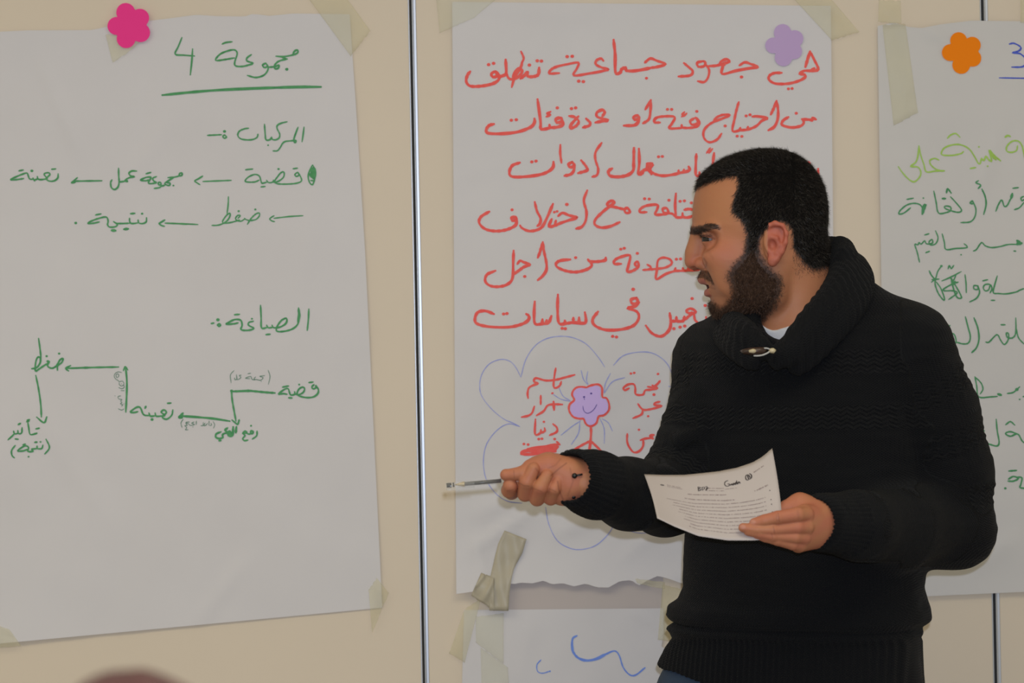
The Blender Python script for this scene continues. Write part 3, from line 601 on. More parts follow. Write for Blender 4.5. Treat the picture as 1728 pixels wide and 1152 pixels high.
right.write('written_line', blk(1500, 220, 5.76, 2.6, [
    [(570, 75), (600, 45), (650, 30), (690, 65)], [(725, 205), (700, 225), (620, 242), (530, 240), (510, 220), (540, 170), (620, 140), (700, 140), (780, 180), (830, 250), (868, 318), (888, 318), (900, 270)],
    ([(900, 270), (922, 292), (945, 252), (970, 285), (1000, 292), (975, 192), (1030, 250), (1085, 295)], 3.2), ([(985, 205), (1020, 270)], 4), ([(1000, 240), (1040, 285)], 3.6),
    [(485, 287), (445, 272), (400, 290), (405, 330), (450, 372), (500, 390), (540, 392)], [(540, 394), (450, 395), (365, 402), (340, 330), (310, 240), (292, 150)], [(292, 150), (282, 250), (260, 310), (210, 350), (280, 355), (310, 400), (300, 450), (250, 498), (200, 480), (140, 420), (92, 352)],
    [(790, 370), (845, 360)], [(960, 347)], [(875, 160)], [(1250, 150), (1240, 195), (1190, 213), (1145, 198), (1150, 150), (1200, 105), (1260, 105), (1295, 150), (1312, 220), (1330, 280), (1380, 290)], ([(1130, 65), (1155, 50), (1180, 58)], 3.2)]), I_LIME)
right.write('written_line', blk(1500, 220, 5.76, 2.4, [
    [(175, 670), (238, 658)], [(335, 657)], [(210, 752), (150, 800), (100, 812), (108, 780), (170, 727), (240, 708), (300, 720), (328, 760), (325, 808)], ([(325, 812), (340, 765), (356, 722), (335, 745), (326, 790)], 4.2),
    [(437, 590), (460, 700), (482, 802), (560, 797), (600, 777), (597, 742), (548, 735), (548, 758), (620, 785), (680, 795), (706, 772), (660, 710), (600, 645)], ([(520, 662), (550, 662)], 3.4), ([(560, 605), (572, 567), (605, 608)], 3.2),
    [(808, 682), (790, 708), (822, 710), (810, 680), (845, 760), (835, 840), (790, 888), (700, 895)], [(870, 488), (845, 508), (892, 530), (868, 565)], ([(905, 570), (935, 640), (945, 720), (922, 815)], 2.8),
    [(1040, 785), (1065, 720), (1098, 675), (1120, 735), (1150, 728), (1185, 660)], ([(1200, 615), (1188, 660)], 4.2), [(1205, 562), (1260, 555)], [(1312, 640), (1285, 655), (1292, 682), (1320, 670)], [(1312, 700), (1270, 750), (1220, 770)]]), I_DKGREEN)
right.write('written_line', blk(1500, 380, 4.8, 2.3, [
    [(378, 45), (398, 100), (380, 148), (340, 160), (325, 135), (350, 115), (352, 145), (305, 150), (290, 125), (262, 152), (245, 140), (235, 158), (210, 155), (230, 220), (248, 298)], [(290, 78), (325, 68)], [(298, 222), (330, 210)],
    [(432, 70), (450, 140), (462, 195), (540, 188), (625, 182), (632, 168), (610, 150)], [(585, 238)], [(685, 208), (710, 195), (750, 140), (780, 165), (830, 180), (900, 172), (970, 155), (1060, 155)], ([(1040, 125), (1060, 140), (1035, 150), (1075, 145)], 5.0), [(1012, 208), (1028, 209)]]), I_DKGREEN)
right.write('written_line', blk(1500, 380, 4.8, 2.3, [
    ([(328, 370), (345, 405), (375, 440)], 2.8), [(425, 330), (395, 375), (378, 430), (345, 460)], ([(425, 330)], 3.8), ([(378, 430), (375, 480), (400, 550), (440, 603), (450, 590), (420, 510), (385, 460)], 2.6), ([(350, 440), (405, 435)], 2.6),
    [(430, 450), (500, 420), (585, 375)], ([(500, 420), (530, 470), (580, 560), (585, 590), (550, 580), (520, 500), (505, 430)], 2.6), [(562, 460), (520, 472), (445, 515), (450, 530), (520, 530), (553, 548), (485, 600)], [(545, 400), (520, 450), (500, 430)], ([(535, 455), (520, 480), (510, 450)], 3.6), [(480, 352), (490, 325), (505, 350), (525, 325)],
    [(617, 400), (625, 470), (627, 545)], [(722, 490), (690, 488), (690, 515), (722, 518), (718, 485), (735, 540), (710, 590), (655, 620)],
    [(760, 450), (800, 440)], [(820, 548), (835, 510), (820, 480), (780, 480), (765, 505), (780, 530), (808, 522), (825, 482), (845, 545)], [(878, 410), (862, 465), (848, 520), (850, 550), (885, 552), (950, 555), (1030, 540), (1060, 525), (1094, 512)], [(828, 607), (858, 607)]]), I_DKGREEN)
right.write('written_line', blk(1500, 380, 4.8, 2.4, [
    [(322, 768), (345, 810), (362, 862), (370, 900)], ([(403, 832)], 3.2), [(492, 812)], [(418, 872), (450, 880), (425, 905), (445, 935), (480, 960), (520, 965), (545, 942), (530, 885), (500, 880), (485, 920), (465, 955)],
    [(545, 945), (600, 960), (645, 952), (660, 900), (640, 820), (620, 740)], ([(690, 750), (720, 830), (730, 920), (710, 990), (672, 1030)], 2.9), [(785, 945), (812, 945), (875, 885), (905, 930), (935, 965), (965, 930), (970, 880), (953, 872), (958, 905), (1000, 912), (1028, 870), (1028, 750)],
    [(1030, 830), (1050, 910), (1094, 960)], [(908, 805), (942, 805)]]), I_DKGREEN)
right.write('written_line', blk(1580, 560, 3.838, 2.4, [
    [(250, 290), (262, 350), (275, 420), (350, 420), (395, 417)], ([(400, 402), (420, 408)], 4.4), [(250, 290), (290, 330), (302, 370), (285, 400)], [(460, 398), (500, 390), (540, 355)], ([(522, 372)], 5), [(540, 436)], [(562, 418), (580, 416)]]), I_DKGREEN)
right.write('written_line', blk(1580, 560, 3.838, 2.6, [
    [(388, 565), (395, 640), (407, 715), (390, 738), (340, 725), (290, 715), (293, 695)], [(292, 643)], [(309, 640)], [(450, 600), (480, 580), (508, 602)], [(528, 662), (480, 645), (448, 657), (480, 675), (528, 660), (560, 710), (600, 720)]]), I_DKGREEN)
right.write('written_line', blk(1580, 560, 3.838, 2.8, [
    [(470, 900), (520, 896)], ([(447, 1012)], 3.6), [(465, 965), (500, 965), (532, 948), (500, 935), (468, 952)], [(530, 938), (555, 945), (548, 985), (545, 1008), (600, 1012)]]), I_DKGREEN)

# ------------------------------------------------------------------ flower stickers
def flower(name, cx, cy, sx, sy, rot, y, m, label, k=0.34, parent_face=None, tips=None):
    n = 70; T = 0.0004; V = []; Fc = []
    prof = []
    if tips:
        P = tips if len(tips) > 60 else catmull(tips + [tips[0]], 8)[:-1]; prof = [(p[0], p[1]) for p in P]
    else:
        for i in range(n):
            a = 2 * math.pi * i / n; r = 0.74 + 0.26 * abs(math.cos(2.5 * a)) ** 0.75
            prof.append((cx + sx * r * math.cos(a + rot), cy + sy * r * math.sin(a + rot)))
    n = len(prof)
    V.append(W(cx, cy, y)); 
    for p in prof: V.append(W(*p, y))
    V.append(W(cx, cy, y + T))
    for p in prof: V.append(W(*p, y + T))
    for i in range(n):
        j = (i + 1) % n
        Fc += [(0, 1 + i, 1 + j), (n + 1, n + 2 + j, n + 2 + i), (1 + i, n + 2 + i, n + 2 + j, 1 + j)]
    return mesh_obj(name, V, Fc, m, None, False)
def petals(cx, cy, L, ang):
    """outline of five round petals around a disc: (angle deg, reach px)"""
    P = []
    for k in range(90):
        t = 2 * math.pi * k / 90; r = 0.0
        for a, reach in L:
            R = reach * 0.60; q = reach * 0.42; d = t - math.radians(a)
            if math.cos(d) > 0 and abs(R * math.sin(d)) < q: r = max(r, R * math.cos(d) + math.sqrt(q * q - (R * math.sin(d)) ** 2))
        r = max(r, 0.62 * sum(q[1] for q in L) / 5)
        P.append((cx + r * math.cos(t), cy + r * math.sin(t)))
    return P
M_PINK = mat('hot_pink_card', (1.0, 0.05, 0.30), 0.6, Specular_IOR_Level=0.15); M_LILAC = mat('lilac_card', (0.55, 0.37, 0.64), 0.55); M_LILAC2 = mat('bright_lilac_card', (0.68, 0.48, 0.88), 0.55); M_ORANGE = mat('orange_card', (1.0, 0.25, 0.0), 0.6, Specular_IOR_Level=0.15)
tag(flower('flower_sticker', 218, 43, 36, 38, 0, -0.0098, M_PINK, '', tips=petals(218, 43, [(-105, 38), (-35, 37), (32, 38), (103, 38), (178, 36)], 0)), 'hot pink paper flower stuck above the left sheet', 'sticker', 'paper flower stickers')
tag(flower('flower_sticker', 1325, 76, 32, 35, 0, -0.0068, M_LILAC, '', tips=petals(1324, 76, [(-99, 35), (-32, 34), (33, 32), (95, 35), (178, 32)], 0)), 'muted lilac paper flower at the top of the red-lettered sheet', 'sticker', 'paper flower stickers')
tag(flower('flower_sticker', 1624, 88, 32, 34, 0, -0.0125, M_ORANGE, '', tips=petals(1624, 88, [(-108, 34), (-35, 34), (30, 34), (95, 36), (178, 34)], 0)), 'orange paper flower on the right sheet', 'sticker', 'paper flower stickers')
sm = flower('flower_sticker', 994, 683, 30, 34, 0, -0.0066, M_LILAC2, '', tips=[(860 + a / 5.4, 610 + b / 5.4) for a, b in [(700, 245), (640, 238), (597, 258), (580, 300), (600, 352), (560, 395), (556, 450), (590, 497), (640, 510), (680, 512), (703, 560), (740, 577), (783, 552), (802, 492), (855, 478), (892, 440), (892, 380), (870, 340), (830, 328), (828, 250), (800, 220), (745, 228)]])
tag(sm, 'bright lilac flower sticker with a pen-drawn smiling face, outlined in red', 'sticker', 'paper flower stickers')
class Flat(Sheet):
    def __init__(s, y, ob): s.y = y; s.ob = ob
    def at(s, px, py, up=0.0): return W(px, py, s.y - up)
Flat(-0.0066, sm).write('drawn_face', blk(860, 610, 5.4, 1.2, [[(668, 405), (675, 445), (700, 468), (730, 465), (768, 435), (795, 390)], ([(678, 322)], 3.0), ([(743, 290)], 3.0), [(678, 335), (682, 345)]]), ink('violet_pen_ink', srgb(74, 50, 130), srgb(90, 62, 140)), up=0.0003)

# ------------------------------------------------------------------ masking tape
def tape_mat(name, col, alpha, rough=0.45):
    m = mat(name, col, rough); m.node_tree.nodes['Principled BSDF'].inputs['Alpha'].default_value = alpha
    return noisy(m, tuple(c * 0.93 for c in col), 30, 0.8, 0.25, 160, bdist=0.0005)
M_TAPE = tape_mat('masking_tape', (0.86, 0.80, 0.52), 0.20)
M_TAPE_T = tape_mat('translucent_tape', (0.86, 0.84, 0.62), 0.17)
M_TAPE_O = tape_mat('opaque_tape', (0.60, 0.53, 0.39), 0.85)
def tape(poly, y, m, label, bend=0.0, seed=0, folds=0.0, n=14, sheet=None):
    """strip of tape: quad corners (tl,tr,br,bl) as a gently buckled grid, with torn short ends"""
    tl, tr, br, bl = [np.array(p, float) for p in poly]; V = []; Fc = []
    r = np.random.default_rng(seed); ph = r.uniform(0, 6, 4)
    for j in range(n + 1):
        v = j / n
        for i in range(n + 1):
            u = i / n
            p = (tl * (1 - u) + tr * u) * (1 - v) + (bl * (1 - u) + br * u) * v
            if j in (0, n): p = p + (r.uniform(-1, 1, 2)) * 0.8
            b = 0.0006 * (math.sin(5 * u + ph[0]) + math.sin(7 * v + ph[1])) + bend * math.sin(math.pi * v) + folds * max(0, math.sin(3 * math.pi * (u + 0.5 * v) + ph[2]))
            yy = y - abs(b)
            if sheet: yy = -(sheet.h(p[0], min(p[1], 986)) + 0.0016) - abs(b)
            V.append(W(p[0], p[1], yy))
    for j in range(n):
        for i in range(n):
            a = j * (n + 1) + i; Fc.append((a, a + n + 1, a + n + 2, a + 1))
    o = mesh_obj('tape', V, Fc, m); 
    md = o.modifiers.new('thick', 'SOLIDIFY'); md.thickness = 0.00015
    tag(o, label, 'tape', 'strips of tape holding the sheets'); return o
tape([(515, -10), (580, -10), (625, 52), (592, 95)], -0.0065, M_TAPE, 'yellowed tape over the top right corner of the left sheet', seed=1)
tape([(178, 58), (245, 62), (222, 84), (190, 106)], -0.0072, M_TAPE, 'small tape scrap peeking out under the pink flower', seed=2)
tape([(735, -12), (850, -12), (800, 30), (742, 56)], -0.0075, M_TAPE_T, 'tape across the top left corner of the red-lettered sheet', seed=3)
tape([(1330, -12), (1400, -5), (1450, 54), (1404, 68)], -0.0075, M_TAPE, 'crooked tape over the top right corner of the red-lettered sheet', seed=4)
tape([(1483, 0), (1520, 2), (1521, 40), (1482, 37)], -0.0115, M_TAPE, 'short tape square above the top left corner of the right sheet', seed=5)
tape([(1489, 42), (1528, 40), (1549, 190), (1508, 212)], -0.012, M_TAPE, 'long tape strip down the left side of the right sheet', seed=6, sheet=right)
tape([(1722, -5), (1800, -5), (1800, 42), (1722, 38)], -0.012, M_TAPE, 'tape at the top right edge of the photo above the blue number', seed=12)
tape([(622, 995), (636, 975), (656, 1000), (628, 1068)], -0.009, M_TAPE, 'small loose tape at the bottom right corner of the left sheet', seed=7, bend=0.004)
tape([(-20, 1050), (16, 1062), (36, 1090), (-20, 1094)], -0.0105, M_TAPE, 'tape at the bottom left corner of the left sheet', seed=8)
# crumpled opaque tape hanging on the lower left of the middle sheet
def ribbon_tape(pts, widths, y0, m, label, seed=0, fold=0.004, across=8):
    C = catmull(pts, 5); n = len(C); V = []; Fc = []; r = np.random.default_rng(seed)
    for i, p in enumerate(C):
        t = C[min(i + 1, n - 1)] - C[max(i - 1, 0)]; t = t / np.linalg.norm(t); nn = np.array((-t[1], t[0])); w = np.interp(i / (n - 1), np.linspace(0, 1, len(widths)), widths)
        for k in range(across + 1):
            u = k / across - 0.5; q = p + nn * u * w
            b = fold * (0.5 + 0.5 * math.sin(8 * u + i * 0.5 + seed)) + 0.002 * math.sin(i * 0.9) * u
            V.append(W(q[0], q[1], min(y0, -(mid.h(q[0], min(q[1], 986)) + .0018)) - abs(b)))
    for i in range(n - 1):
        for k in range(across):
            a = i * (across + 1) + k; Fc.append((a, a + across + 1, a + across + 2, a + 1))
    o = mesh_obj('tape', V, Fc, m); md = o.modifiers.new('thick', 'SOLIDIFY'); md.thickness = 0.0002
    tag(o, label, 'tape', 'strips of tape holding the sheets'); return o
ribbon_tape([(870, 902), (861, 925), (850, 955), (843, 990), (842, 1030)], [40, 44, 36, 36, 32], -0.0095, M_TAPE_O, 'crumpled tan tape hanging off the lower left of the red-lettered sheet', 1, 0.003)
tape([(812, 966), (834, 975), (834, 1030), (795, 1004)], -0.0125, M_TAPE_O, 'twisted tan tape end beside the crumpled hanging tape', seed=33, bend=0.004, folds=0.004, sheet=mid)
tape([(784, 1028), (812, 1008), (784, 1118), (758, 1102)], -0.0060, M_TAPE, 'slanting tape strip on the wall left of the lower sheet', seed=9, bend=0.005)
tape([(803, 1040), (850, 1034), (850, 1120), (803, 1084)], -0.0062, M_TAPE_T, 'translucent tape square on the lower sheet', seed=10, bend=0.003)
tape([(811, 1092), (857, 1126), (860, 1170), (813, 1170)], -0.0058, M_TAPE_T, 'translucent tape at the bottom of the lower sheet', seed=14)
tape([(1118, 986), (1160, 996), (1160, 1084), (1110, 1080)], -0.0066, M_TAPE, 'wide tape strip beside the sweater hem on the lower sheet', seed=11)
tape([(1072, 976), (1122, 982), (1122, 994), (1075, 984)], -0.0152, M_TAPE, 'thin tape along the torn bottom edge of the red-lettered sheet', seed=13)
# ------------------------------------------------------------------ the man
person = empty('person', tuple(W(1340, 576, -0.45) * np.array((1, 1, 0))))
tag(person, 'bearded man in a black knitted sweater holding a pen and a printed page', 'person')

HY = -0.455      # depth of the head's mid plane
PX = (HY - CAM_Y) / F_PX   # metres per photo pixel at that depth
def H(px, py, lat=0.0):
    """head point: photo position in profile, lat = metres towards the camera"""
    return W(px, py, HY - lat)

# --- head field ---
lo = W(1140, 640, -0.60); hi = W(1450, 235, -0.31); 
HV = Vol((lo[0], -0.57, lo[2]), (hi[0], -0.34, hi[2]), 0.00125)
sl, X, Y, Z = HV.sub(HV.lo, HV.lo + HV.h * HV.n)
P0 = W(0, 0, HY)
# linear map from place x,z (at the mid plane) to photo pixels
d0 = HY - CAM_Y
XX = X / d0; ZZ = (Z - CAM_Z) / d0
PXg = 864 + F_PX * (XX * R_.x + ZZ * R_.z); PYg = 576 - F_PX * (XX * U_.x + ZZ * U_.z)
rows = np.array([  # py, front x, back x, half width (m)
    (257, 1276, 1312, .012), (259, 1262, 1325, .026), (264, 1243, 1338, .040), (272, 1222, 1352, .050), (284, 1202, 1366, .0595), (300, 1184, 1378, .0675), (318, 1175, 1386, .0725), (335, 1171, 1390, .0755),
    (352, 1169, 1392, .077), (370, 1168, 1392, .0775), (383, 1169, 1391, .0775), (394, 1173, 1389, .0765), (405, 1179, 1387, .0755), (420, 1182, 1381, .0735),
    (440, 1184, 1372, .0715), (455, 1183, 1362, .0695), (466, 1183, 1354, .067), (478, 1187, 1347, .0645), (490, 1191, 1340, .062), (502, 1198, 1332, .0585), (514, 1200, 1324, .0545), (524, 1207, 1312, .049), (533, 1216, 1298, .040), (539, 1228, 1284, .028), (542, 1240, 1272, .014)], float)
def soft(col):     # smooth the measured outline rows
    g = np.arange(250, 550, 1.0); v = np.interp(g, rows[:, 0], rows[:, col]); k = np.exp(-np.linspace(-2, 2, 13) ** 2); k /= k.sum()
    w = np.convolve(np.pad(v, 6, 'edge'), k, 'valid'); w[g < 270] = v[g < 270]; w[g > 515] = v[g > 515]
    return g, w
g_, v_ = soft(3); rows_hw = (g_, v_)
xf = np.interp(PYg, rows[:, 0], rows[:, 1]); xb = np.interp(PYg, rows[:, 0], rows[:, 2]); hw = np.interp(PYg, *rows_hw)
cx = xf + 0.54 * (xb - xf)
a_ = np.where(PXg < cx, cx - xf, xb - cx) * PX
u_ = np.abs(PXg - cx) * PX / a_
w_ = np.abs(HY - Y) / hw
front = PXg < cx
nn = 2.15
rr = (u_ ** nn + w_ ** nn) ** (1 / nn)
fld = (rr - 1) * np.minimum(a_, hw) * 0.85
fld = np.where((PYg < 256), np.maximum(fld, (256 - PYg) * PX + 0.002), fld)
fld = np.where((PYg > 543), np.maximum(fld, (PYg - 543) * PX + 0.002), fld)
HV.F[sl] = fld.astype(np.float32)
del fld, rr, u_, w_, a_, xf, xb, hw, cx
# neck
HV.cone(H(1338, 455), H(1346, 560), 0.056, 0.056, 0.02)
HV.cone(H(1346, 560), H(1352, 650), 0.056, 0.058, 0.01)
HV.chain([H(1318, 440, .055), H(1308, 500, .050), H(1296, 568, .028)], [0.010, 0.010, 0.009], 0.016)     # neck muscle towards camera
HV.chain([H(1318, 440, -.055), H(1308, 500, -.050), H(1296, 568, -.028)], [0.010, 0.010, 0.009], 0.016)
HV.ell(H(1281, 536, 0), (0.010, 0.012, 0.014), 0.012)    # throat
for s in (1, -1):
    HV.ell(H(1183, 386, .020 * s), (0.0085, 0.019, 0.0055), 0.010)         # brow ridge
    HV.ell(H(1199, 386, .048 * s), (0.010, 0.014, 0.006), 0.012)
    HV.ell(H(1180, 409, .030 * s), (0.014, 0.0155, 0.0125), 0.012, 'sub')     # eye socket
    HV.ell(H(1212, 432, .050 * s), (0.018, 0.012, 0.013), 0.030)          # cheek bone
    HV.ell(H(1236, 470, .050 * s), (0.020, 0.009, 0.020), 0.020)          # cheek
    HV.ell(H(1285, 488, .056 * s), (0.020, 0.008, 0.020), 0.022)          # jaw corner
    # nose
HV.chain([H(1178, 396), H(1174, 411), H(1170, 427), H(1168, 441)], [0.0085, 0.0075, 0.0085, 0.0092], 0.012)
HV.ell(H(1167.5, 442.5), (0.0076, 0.0092, 0.0074), 0.006)
for s in (1, -1):
    HV.ell(H(1182.5, 445, .0135 * s), (0.0084, 0.0068, 0.0074), 0.0045)
    HV.chain([H(1189, 434, .020 * s), H(1193, 444, .0235 * s), H(1192, 453, .024 * s)], [.0022, .0034, .0022], 0.004, 'sub')
    HV.chain([H(1196, 452, .030 * s), H(1206, 468, .038 * s)], [.0012, .0010], 0.010, 'sub')
    HV.ell(H(1172, 453.5, .0062 * s), (0.0052, 0.0030, 0.0024), 0.003, 'sub')
HV.ell(H(1174, 450), (0.006, 0.0028, 0.004), 0.004)
# mouth
HV.ell(H(1187, 471, 0), (0.0075, 0.021, 0.0060), 0.007)
HV.ell(H(1184.5, 472.5, 0), (0.0042, 0.013, 0.0042), 0.004)
HV.ell(H(1196.5, 495.5, 0), (0.0070, 0.017, 0.0060), 0.005)
HV.ell(H(1196, 483.5, 0), (0.013, 0.022, 0.0034), 0.003, 'sub')
HV.ell(H(1196, 508, 0), (0.0045, 0.020, 0.0040), 0.008, 'sub')
HV.ell(H(1213, 520, 0), (0.010, 0.018, 0.012), 0.014)
# eyelids
for s in (1, -1): HV.ell(H(1189, 406, .050 * s), (0.0140, 0.0125, 0.0115), 0.014, 'sub')
for s in (1, -1):
    HV.ell(H(1198.5, 402.5, .0305 * s), (0.0126, 0.0130, 0.0122), 0.006)
    HV.ell(H(1186.5, 403.2, .0315 * s), (0.0080, 0.0125, 0.0028), 0.0015, 'sub')
    HV.ell(H(1192, 404, .0415 * s), (0.0088, 0.0070, 0.0024), 0.0012, 'sub')
# ears
for s in (1, -1):
    e = lambda px, py, lat: H(px, py, lat * s)
    HV.ell(e(1306, 412, .0775), (0.014, 0.006, 0.026), 0.007)
    HV.ell(e(1309, 406, .0865), (0.0165, 0.0048, 0.0235), 0.006)
    # helix rim
    rim = [(1296, 403, .0805), (1293, 392, .084), (1297, 381, .0885), (1308, 376.5, .0915), (1320, 381, .0935), (1326.5, 394, .094), (1325, 409, .0925), (1319, 424, .0895), (1311, 437, .0865)]
    HV.chain([e(*q) for q in rim], [.0030, .0034, .0034, .0034, .0034, .0034, .0034, .0034, .0040], 0.003)
    HV.ell(e(1304, 440, .0855), (0.0072, 0.0042, 0.0082), 0.005)                           # lobe
    HV.ell(e(1316, 396, .0945), (0.0060, 0.0045, 0.0110), 0.0035, 'sub')                  # scapha
    HV.ell(e(1303, 413, .0940), (0.0070, 0.0085, 0.0085), 0.0035, 'sub')                   # concha
    HV.ell(e(1304, 390, .0940), (0.0065, 0.0045, 0.0055), 0.003, 'sub')
    HV.chain([e(1301, 399, .0885), (e(1310, 402, .0905)), e(1315, 414, .0905), e(1310, 427, .0885)], [.0022, .0026, .0026, .0026], 0.003)   # antihelix
    HV.ell(e(1294, 412, .0835), (0.0036, 0.0040, 0.0050), 0.003)                           # tragus
hp, hq = HV.mesh()
hp = relax(hp, hq, 1, 0.4)
head_n = vnormals(hp, hq)
hx, hy_img = toimg(np.stack([hp[:, 0], np.full(len(hp), HY), hp[:, 2]], 1))     # profile coordinates
lat = HY - hp[:, 1]
del HV, PXg, PYg

# --- arms and hands (skin) ---
def skin_mesh(V):
    p, q = V.mesh(); return relax(p, q, 1, 0.35), q

# his right hand (left in the photo), fist closed around the pen
YH = -0.735
def A(px, py, d=0.0): return W(px, py, YH + d)
c0 = A(915, 805)
RV = Vol(A(835, 880, -0.05)[[0, 1, 2]] * np.array((1, 1, 1)), (A(1012, 740)[0], YH + 0.085, A(1012, 740)[2]), 0.0010)
RV.chain([W(1040, 820, -.640), W(1003, 813, -.694), A(984, 811, .014), A(956, 807, .014), A(930, 803, .018)], [.027, .0262, .0255, .0275, .026], 0.01)
RV.ell(A(925, 806, .018), (0.040, 0.020, 0.032), 0.008)
RV.chain([A(960, 795, .002), A(925, 786, .000), A(897, 790, -.004)], [.016, .0155, .0125], 0.010)     # ball of the thumb
RV.chain([A(950, 832, .006), A(962, 822, .005)], [.016, .018], 0.010)                                   # heel of the hand
RV.chain([A(900, 791, -.004), A(880, 798, -.010), A(868, 800, -.010), A(854, 801, -.008)], [.0115, .0085, .0074, .0079], 0.0040)   # thumb
fk = 0.0016
RV.chain([A(890, 800, .036), A(863, 830, .026)], [.0105, .0095], fk); RV.chain([A(863, 830, .026), A(859, 827, .006), A(861, 819, -.005)], [.0102, .0100, .0096], fk)      # index
RV.chain([A(905, 815, .036), A(886, 833, .002)], [.0105, .0094], fk); RV.chain([A(886, 833, .000), A(889, 813, -.015), A(900.5, 790.5, -.017)], [.0104, .0098, .0080], fk)  # middle
RV.chain([A(925, 822, .034), A(907, 841, .000)], [.0105, .0096], fk); RV.chain([A(906, 841, -.002), A(912, 822, -.018), A(923, 801, -.016)], [.0102, .0096, .0077], fk)     # ring
RV.chain([A(948, 828, .026), A(930, 840, .000)], [.0105, .0092], fk); RV.chain([A(929, 840, .000), A(935, 824, -.013), A(942, 808, -.010)], [.0098, .0090, .0072], fk)     # little
RV.cone(A(948, 812, -.0295), A(995, 790, -.032), .0042, .0042, .006, 'sub')      # palm crease
rp, rq = skin_mesh(RV); del RV

# his left hand (right in the photo), fingers in front of the paper, thumb behind
YL = -0.785
def Bq(px, py, d=0.0): return W(px, py, YL + d)
LV = Vol((Bq(1235, 950)[0], YL - 0.03, Bq(1235, 950)[2]), (Bq(1432, 810)[0], YL + 0.115, Bq(1432, 810)[2]), 0.0010)
LV.chain([W(1440, 886, -.675), W(1405, 885, -.711), Bq(1390, 884, .062)], [.0265, .026, .025], 0.012)
LV.chain([Bq(1391, 880, .060), Bq(1357, 868, .016)], [.024, .0135], 0.012)
LV.chain([Bq(1391, 884, .060), Bq(1357, 888, .014)], [.024, .0120], 0.012)
LV.chain([Bq(1391, 888, .060), Bq(1353, 907, .016)], [.024, .0110], 0.012)
LV.chain([Bq(1391, 890, .060), Bq(1347, 920, .020)], [.022, .0095], 0.012)
LV.chain([Bq(1385, 868, .050), Bq(1350, 853, .048), Bq(1328, 858, .044)], [.020, .0150, .0110], 0.010)    # web and thumb root
LV.chain([Bq(1328, 858, .044), Bq(1300, 872, .033), Bq(1278, 880, .028)], [.0100, .0082, .0070], 0.004)      # thumb behind paper
LV.chain([Bq(1360, 868, .010), Bq(1346, 868, -.002), Bq(1312, 873, -.0085), Bq(1290, 878, -.0060), Bq(1273, 882, -.0045)], [.0105, .0098, .0086, .0078, .0064], fk)
LV.chain([Bq(1361, 889, .010), Bq(1346, 889, .000), Bq(1305, 893, -.0060), Bq(1278, 893, -.0045), Bq(1254, 890, -.0045)], [.0100, .0090, .0080, .0074, .0060], fk)
LV.chain([Bq(1357, 907, .012), Bq(1342, 906, .002), Bq(1305, 904, -.0040), Bq(1282, 900, -.0035), Bq(1262, 897, -.0040)], [.0090, .0084, .0074, .0066, .0052], fk)
LV.chain([Bq(1350, 920, .016), Bq(1338, 918, .006), Bq(1312, 912, -.0010), Bq(1292, 907, -.0010), Bq(1278, 904, -.0015)], [.0086, .0076, .0064, .0058, .0048], fk)
lp, lq = skin_mesh(LV); del LV

# --- join: one skin mesh (head, neck, hands; forearms and trunk run inside the sweater) ---
AV = Vol((W(960, 900, -.8)[0], -0.80, W(960, 900, -.5)[2] - 0.12), (W(1640, 500, -.5)[0], -0.30, W(1340, 530, -.45)[2]), 0.005)
SH_R = W(1207, 612, -0.375); EL_R = W(1124, 838, -0.50); WR_R = W(985, 814, -0.725)
SH_L = W(1530, 590, -0.52); EL_L = W(1598, 876, -0.475); WR_L = W(1425, 886, -0.705)
AV.chain([SH_R, EL_R, WR_R], [.045, .038, .026], 0.02); AV.chain([SH_L, EL_L, WR_L], [.045, .038, .026], 0.02)
AV.chain([W(1352, 710, -.45), W(1355, 800, -.45), W(1357, 920, -.45)], [.08, .10, .10], 0.03)
AV.cone(SH_R, SH_L, .05, .05, 0.03)
ap, aq = AV.mesh(); del AV
P = np.concatenate([hp, rp, lp, ap]); off = np.cumsum([0, len(hp), len(rp), len(lp)])
Q = np.concatenate([hq, rq + off[1], lq + off[2], aq + off[3]])
N = vnormals(P, Q)
# skin colour: redder nose, cheeks, ears, lips, knuckles; dark roots under hair and beard; shade painted into creases and hollows
base = np.array((0.47, 0.190, 0.092)); red = np.array((0.47, 0.120, 0.078))
C = np.tile(base, (len(P), 1))
nh = len(hp)
def mixc(w, c): 
    global C
    w = np.clip(w, 0, 1)[:, None]; C[:] = C * (1 - w) + np.array(c) * w
z = np.zeros(len(P))
def gz(cx, cy, rx, ry, amt):
    w = z.copy(); w[:nh] = amt * np.exp(-((hx - cx) / rx) ** 2 - ((hy_img - cy) / ry) ** 2); return w
mot = sines(P, 0.02, 6, 4); mixc(0.18 + 0.25 * mot, (0.48, 0.205, 0.098)); mixc(0.12 * sines(P, 0.006, 6, 9) + 0.05, red)
mixc(gz(1168, 443, 13, 13, .55), red); mixc(gz(1215, 425, 32, 24, .55), (0.48, 0.140, 0.085)); mixc(gz(1212, 350, 40, 40, .35), (0.48, 0.205, 0.080))
ear = z.copy(); ear[:nh] = (np.abs(lat) > 0.079) & (hx > 1286) & (hx < 1334) & (hy_img > 368) & (hy_img < 452); mixc(ear * 0.75, (0.48, 0.110, 0.075))
conc = z.copy(); conc[:nh] = np.exp(-((hx - 1302) / 8) ** 2 - ((hy_img - 413) / 9) ** 2) * (np.abs(lat) > .074) * 0.45; mixc(conc, (0.30, 0.07, 0.05))  # shade of the ear hollow painted into the skin colour
lips = z.copy(); lips[:nh] = ((((hx - 1184) / 12) ** 2 + ((hy_img - 475.5) / 4.4) ** 2 < 1) & (np.abs(lat) < .023) | (((hx - 1193) / 12) ** 2 + ((hy_img - 494) / 7.0) ** 2 < 1) & (np.abs(lat) < .019)); mixc(lips * 0.75, (0.42, 0.12, 0.10))
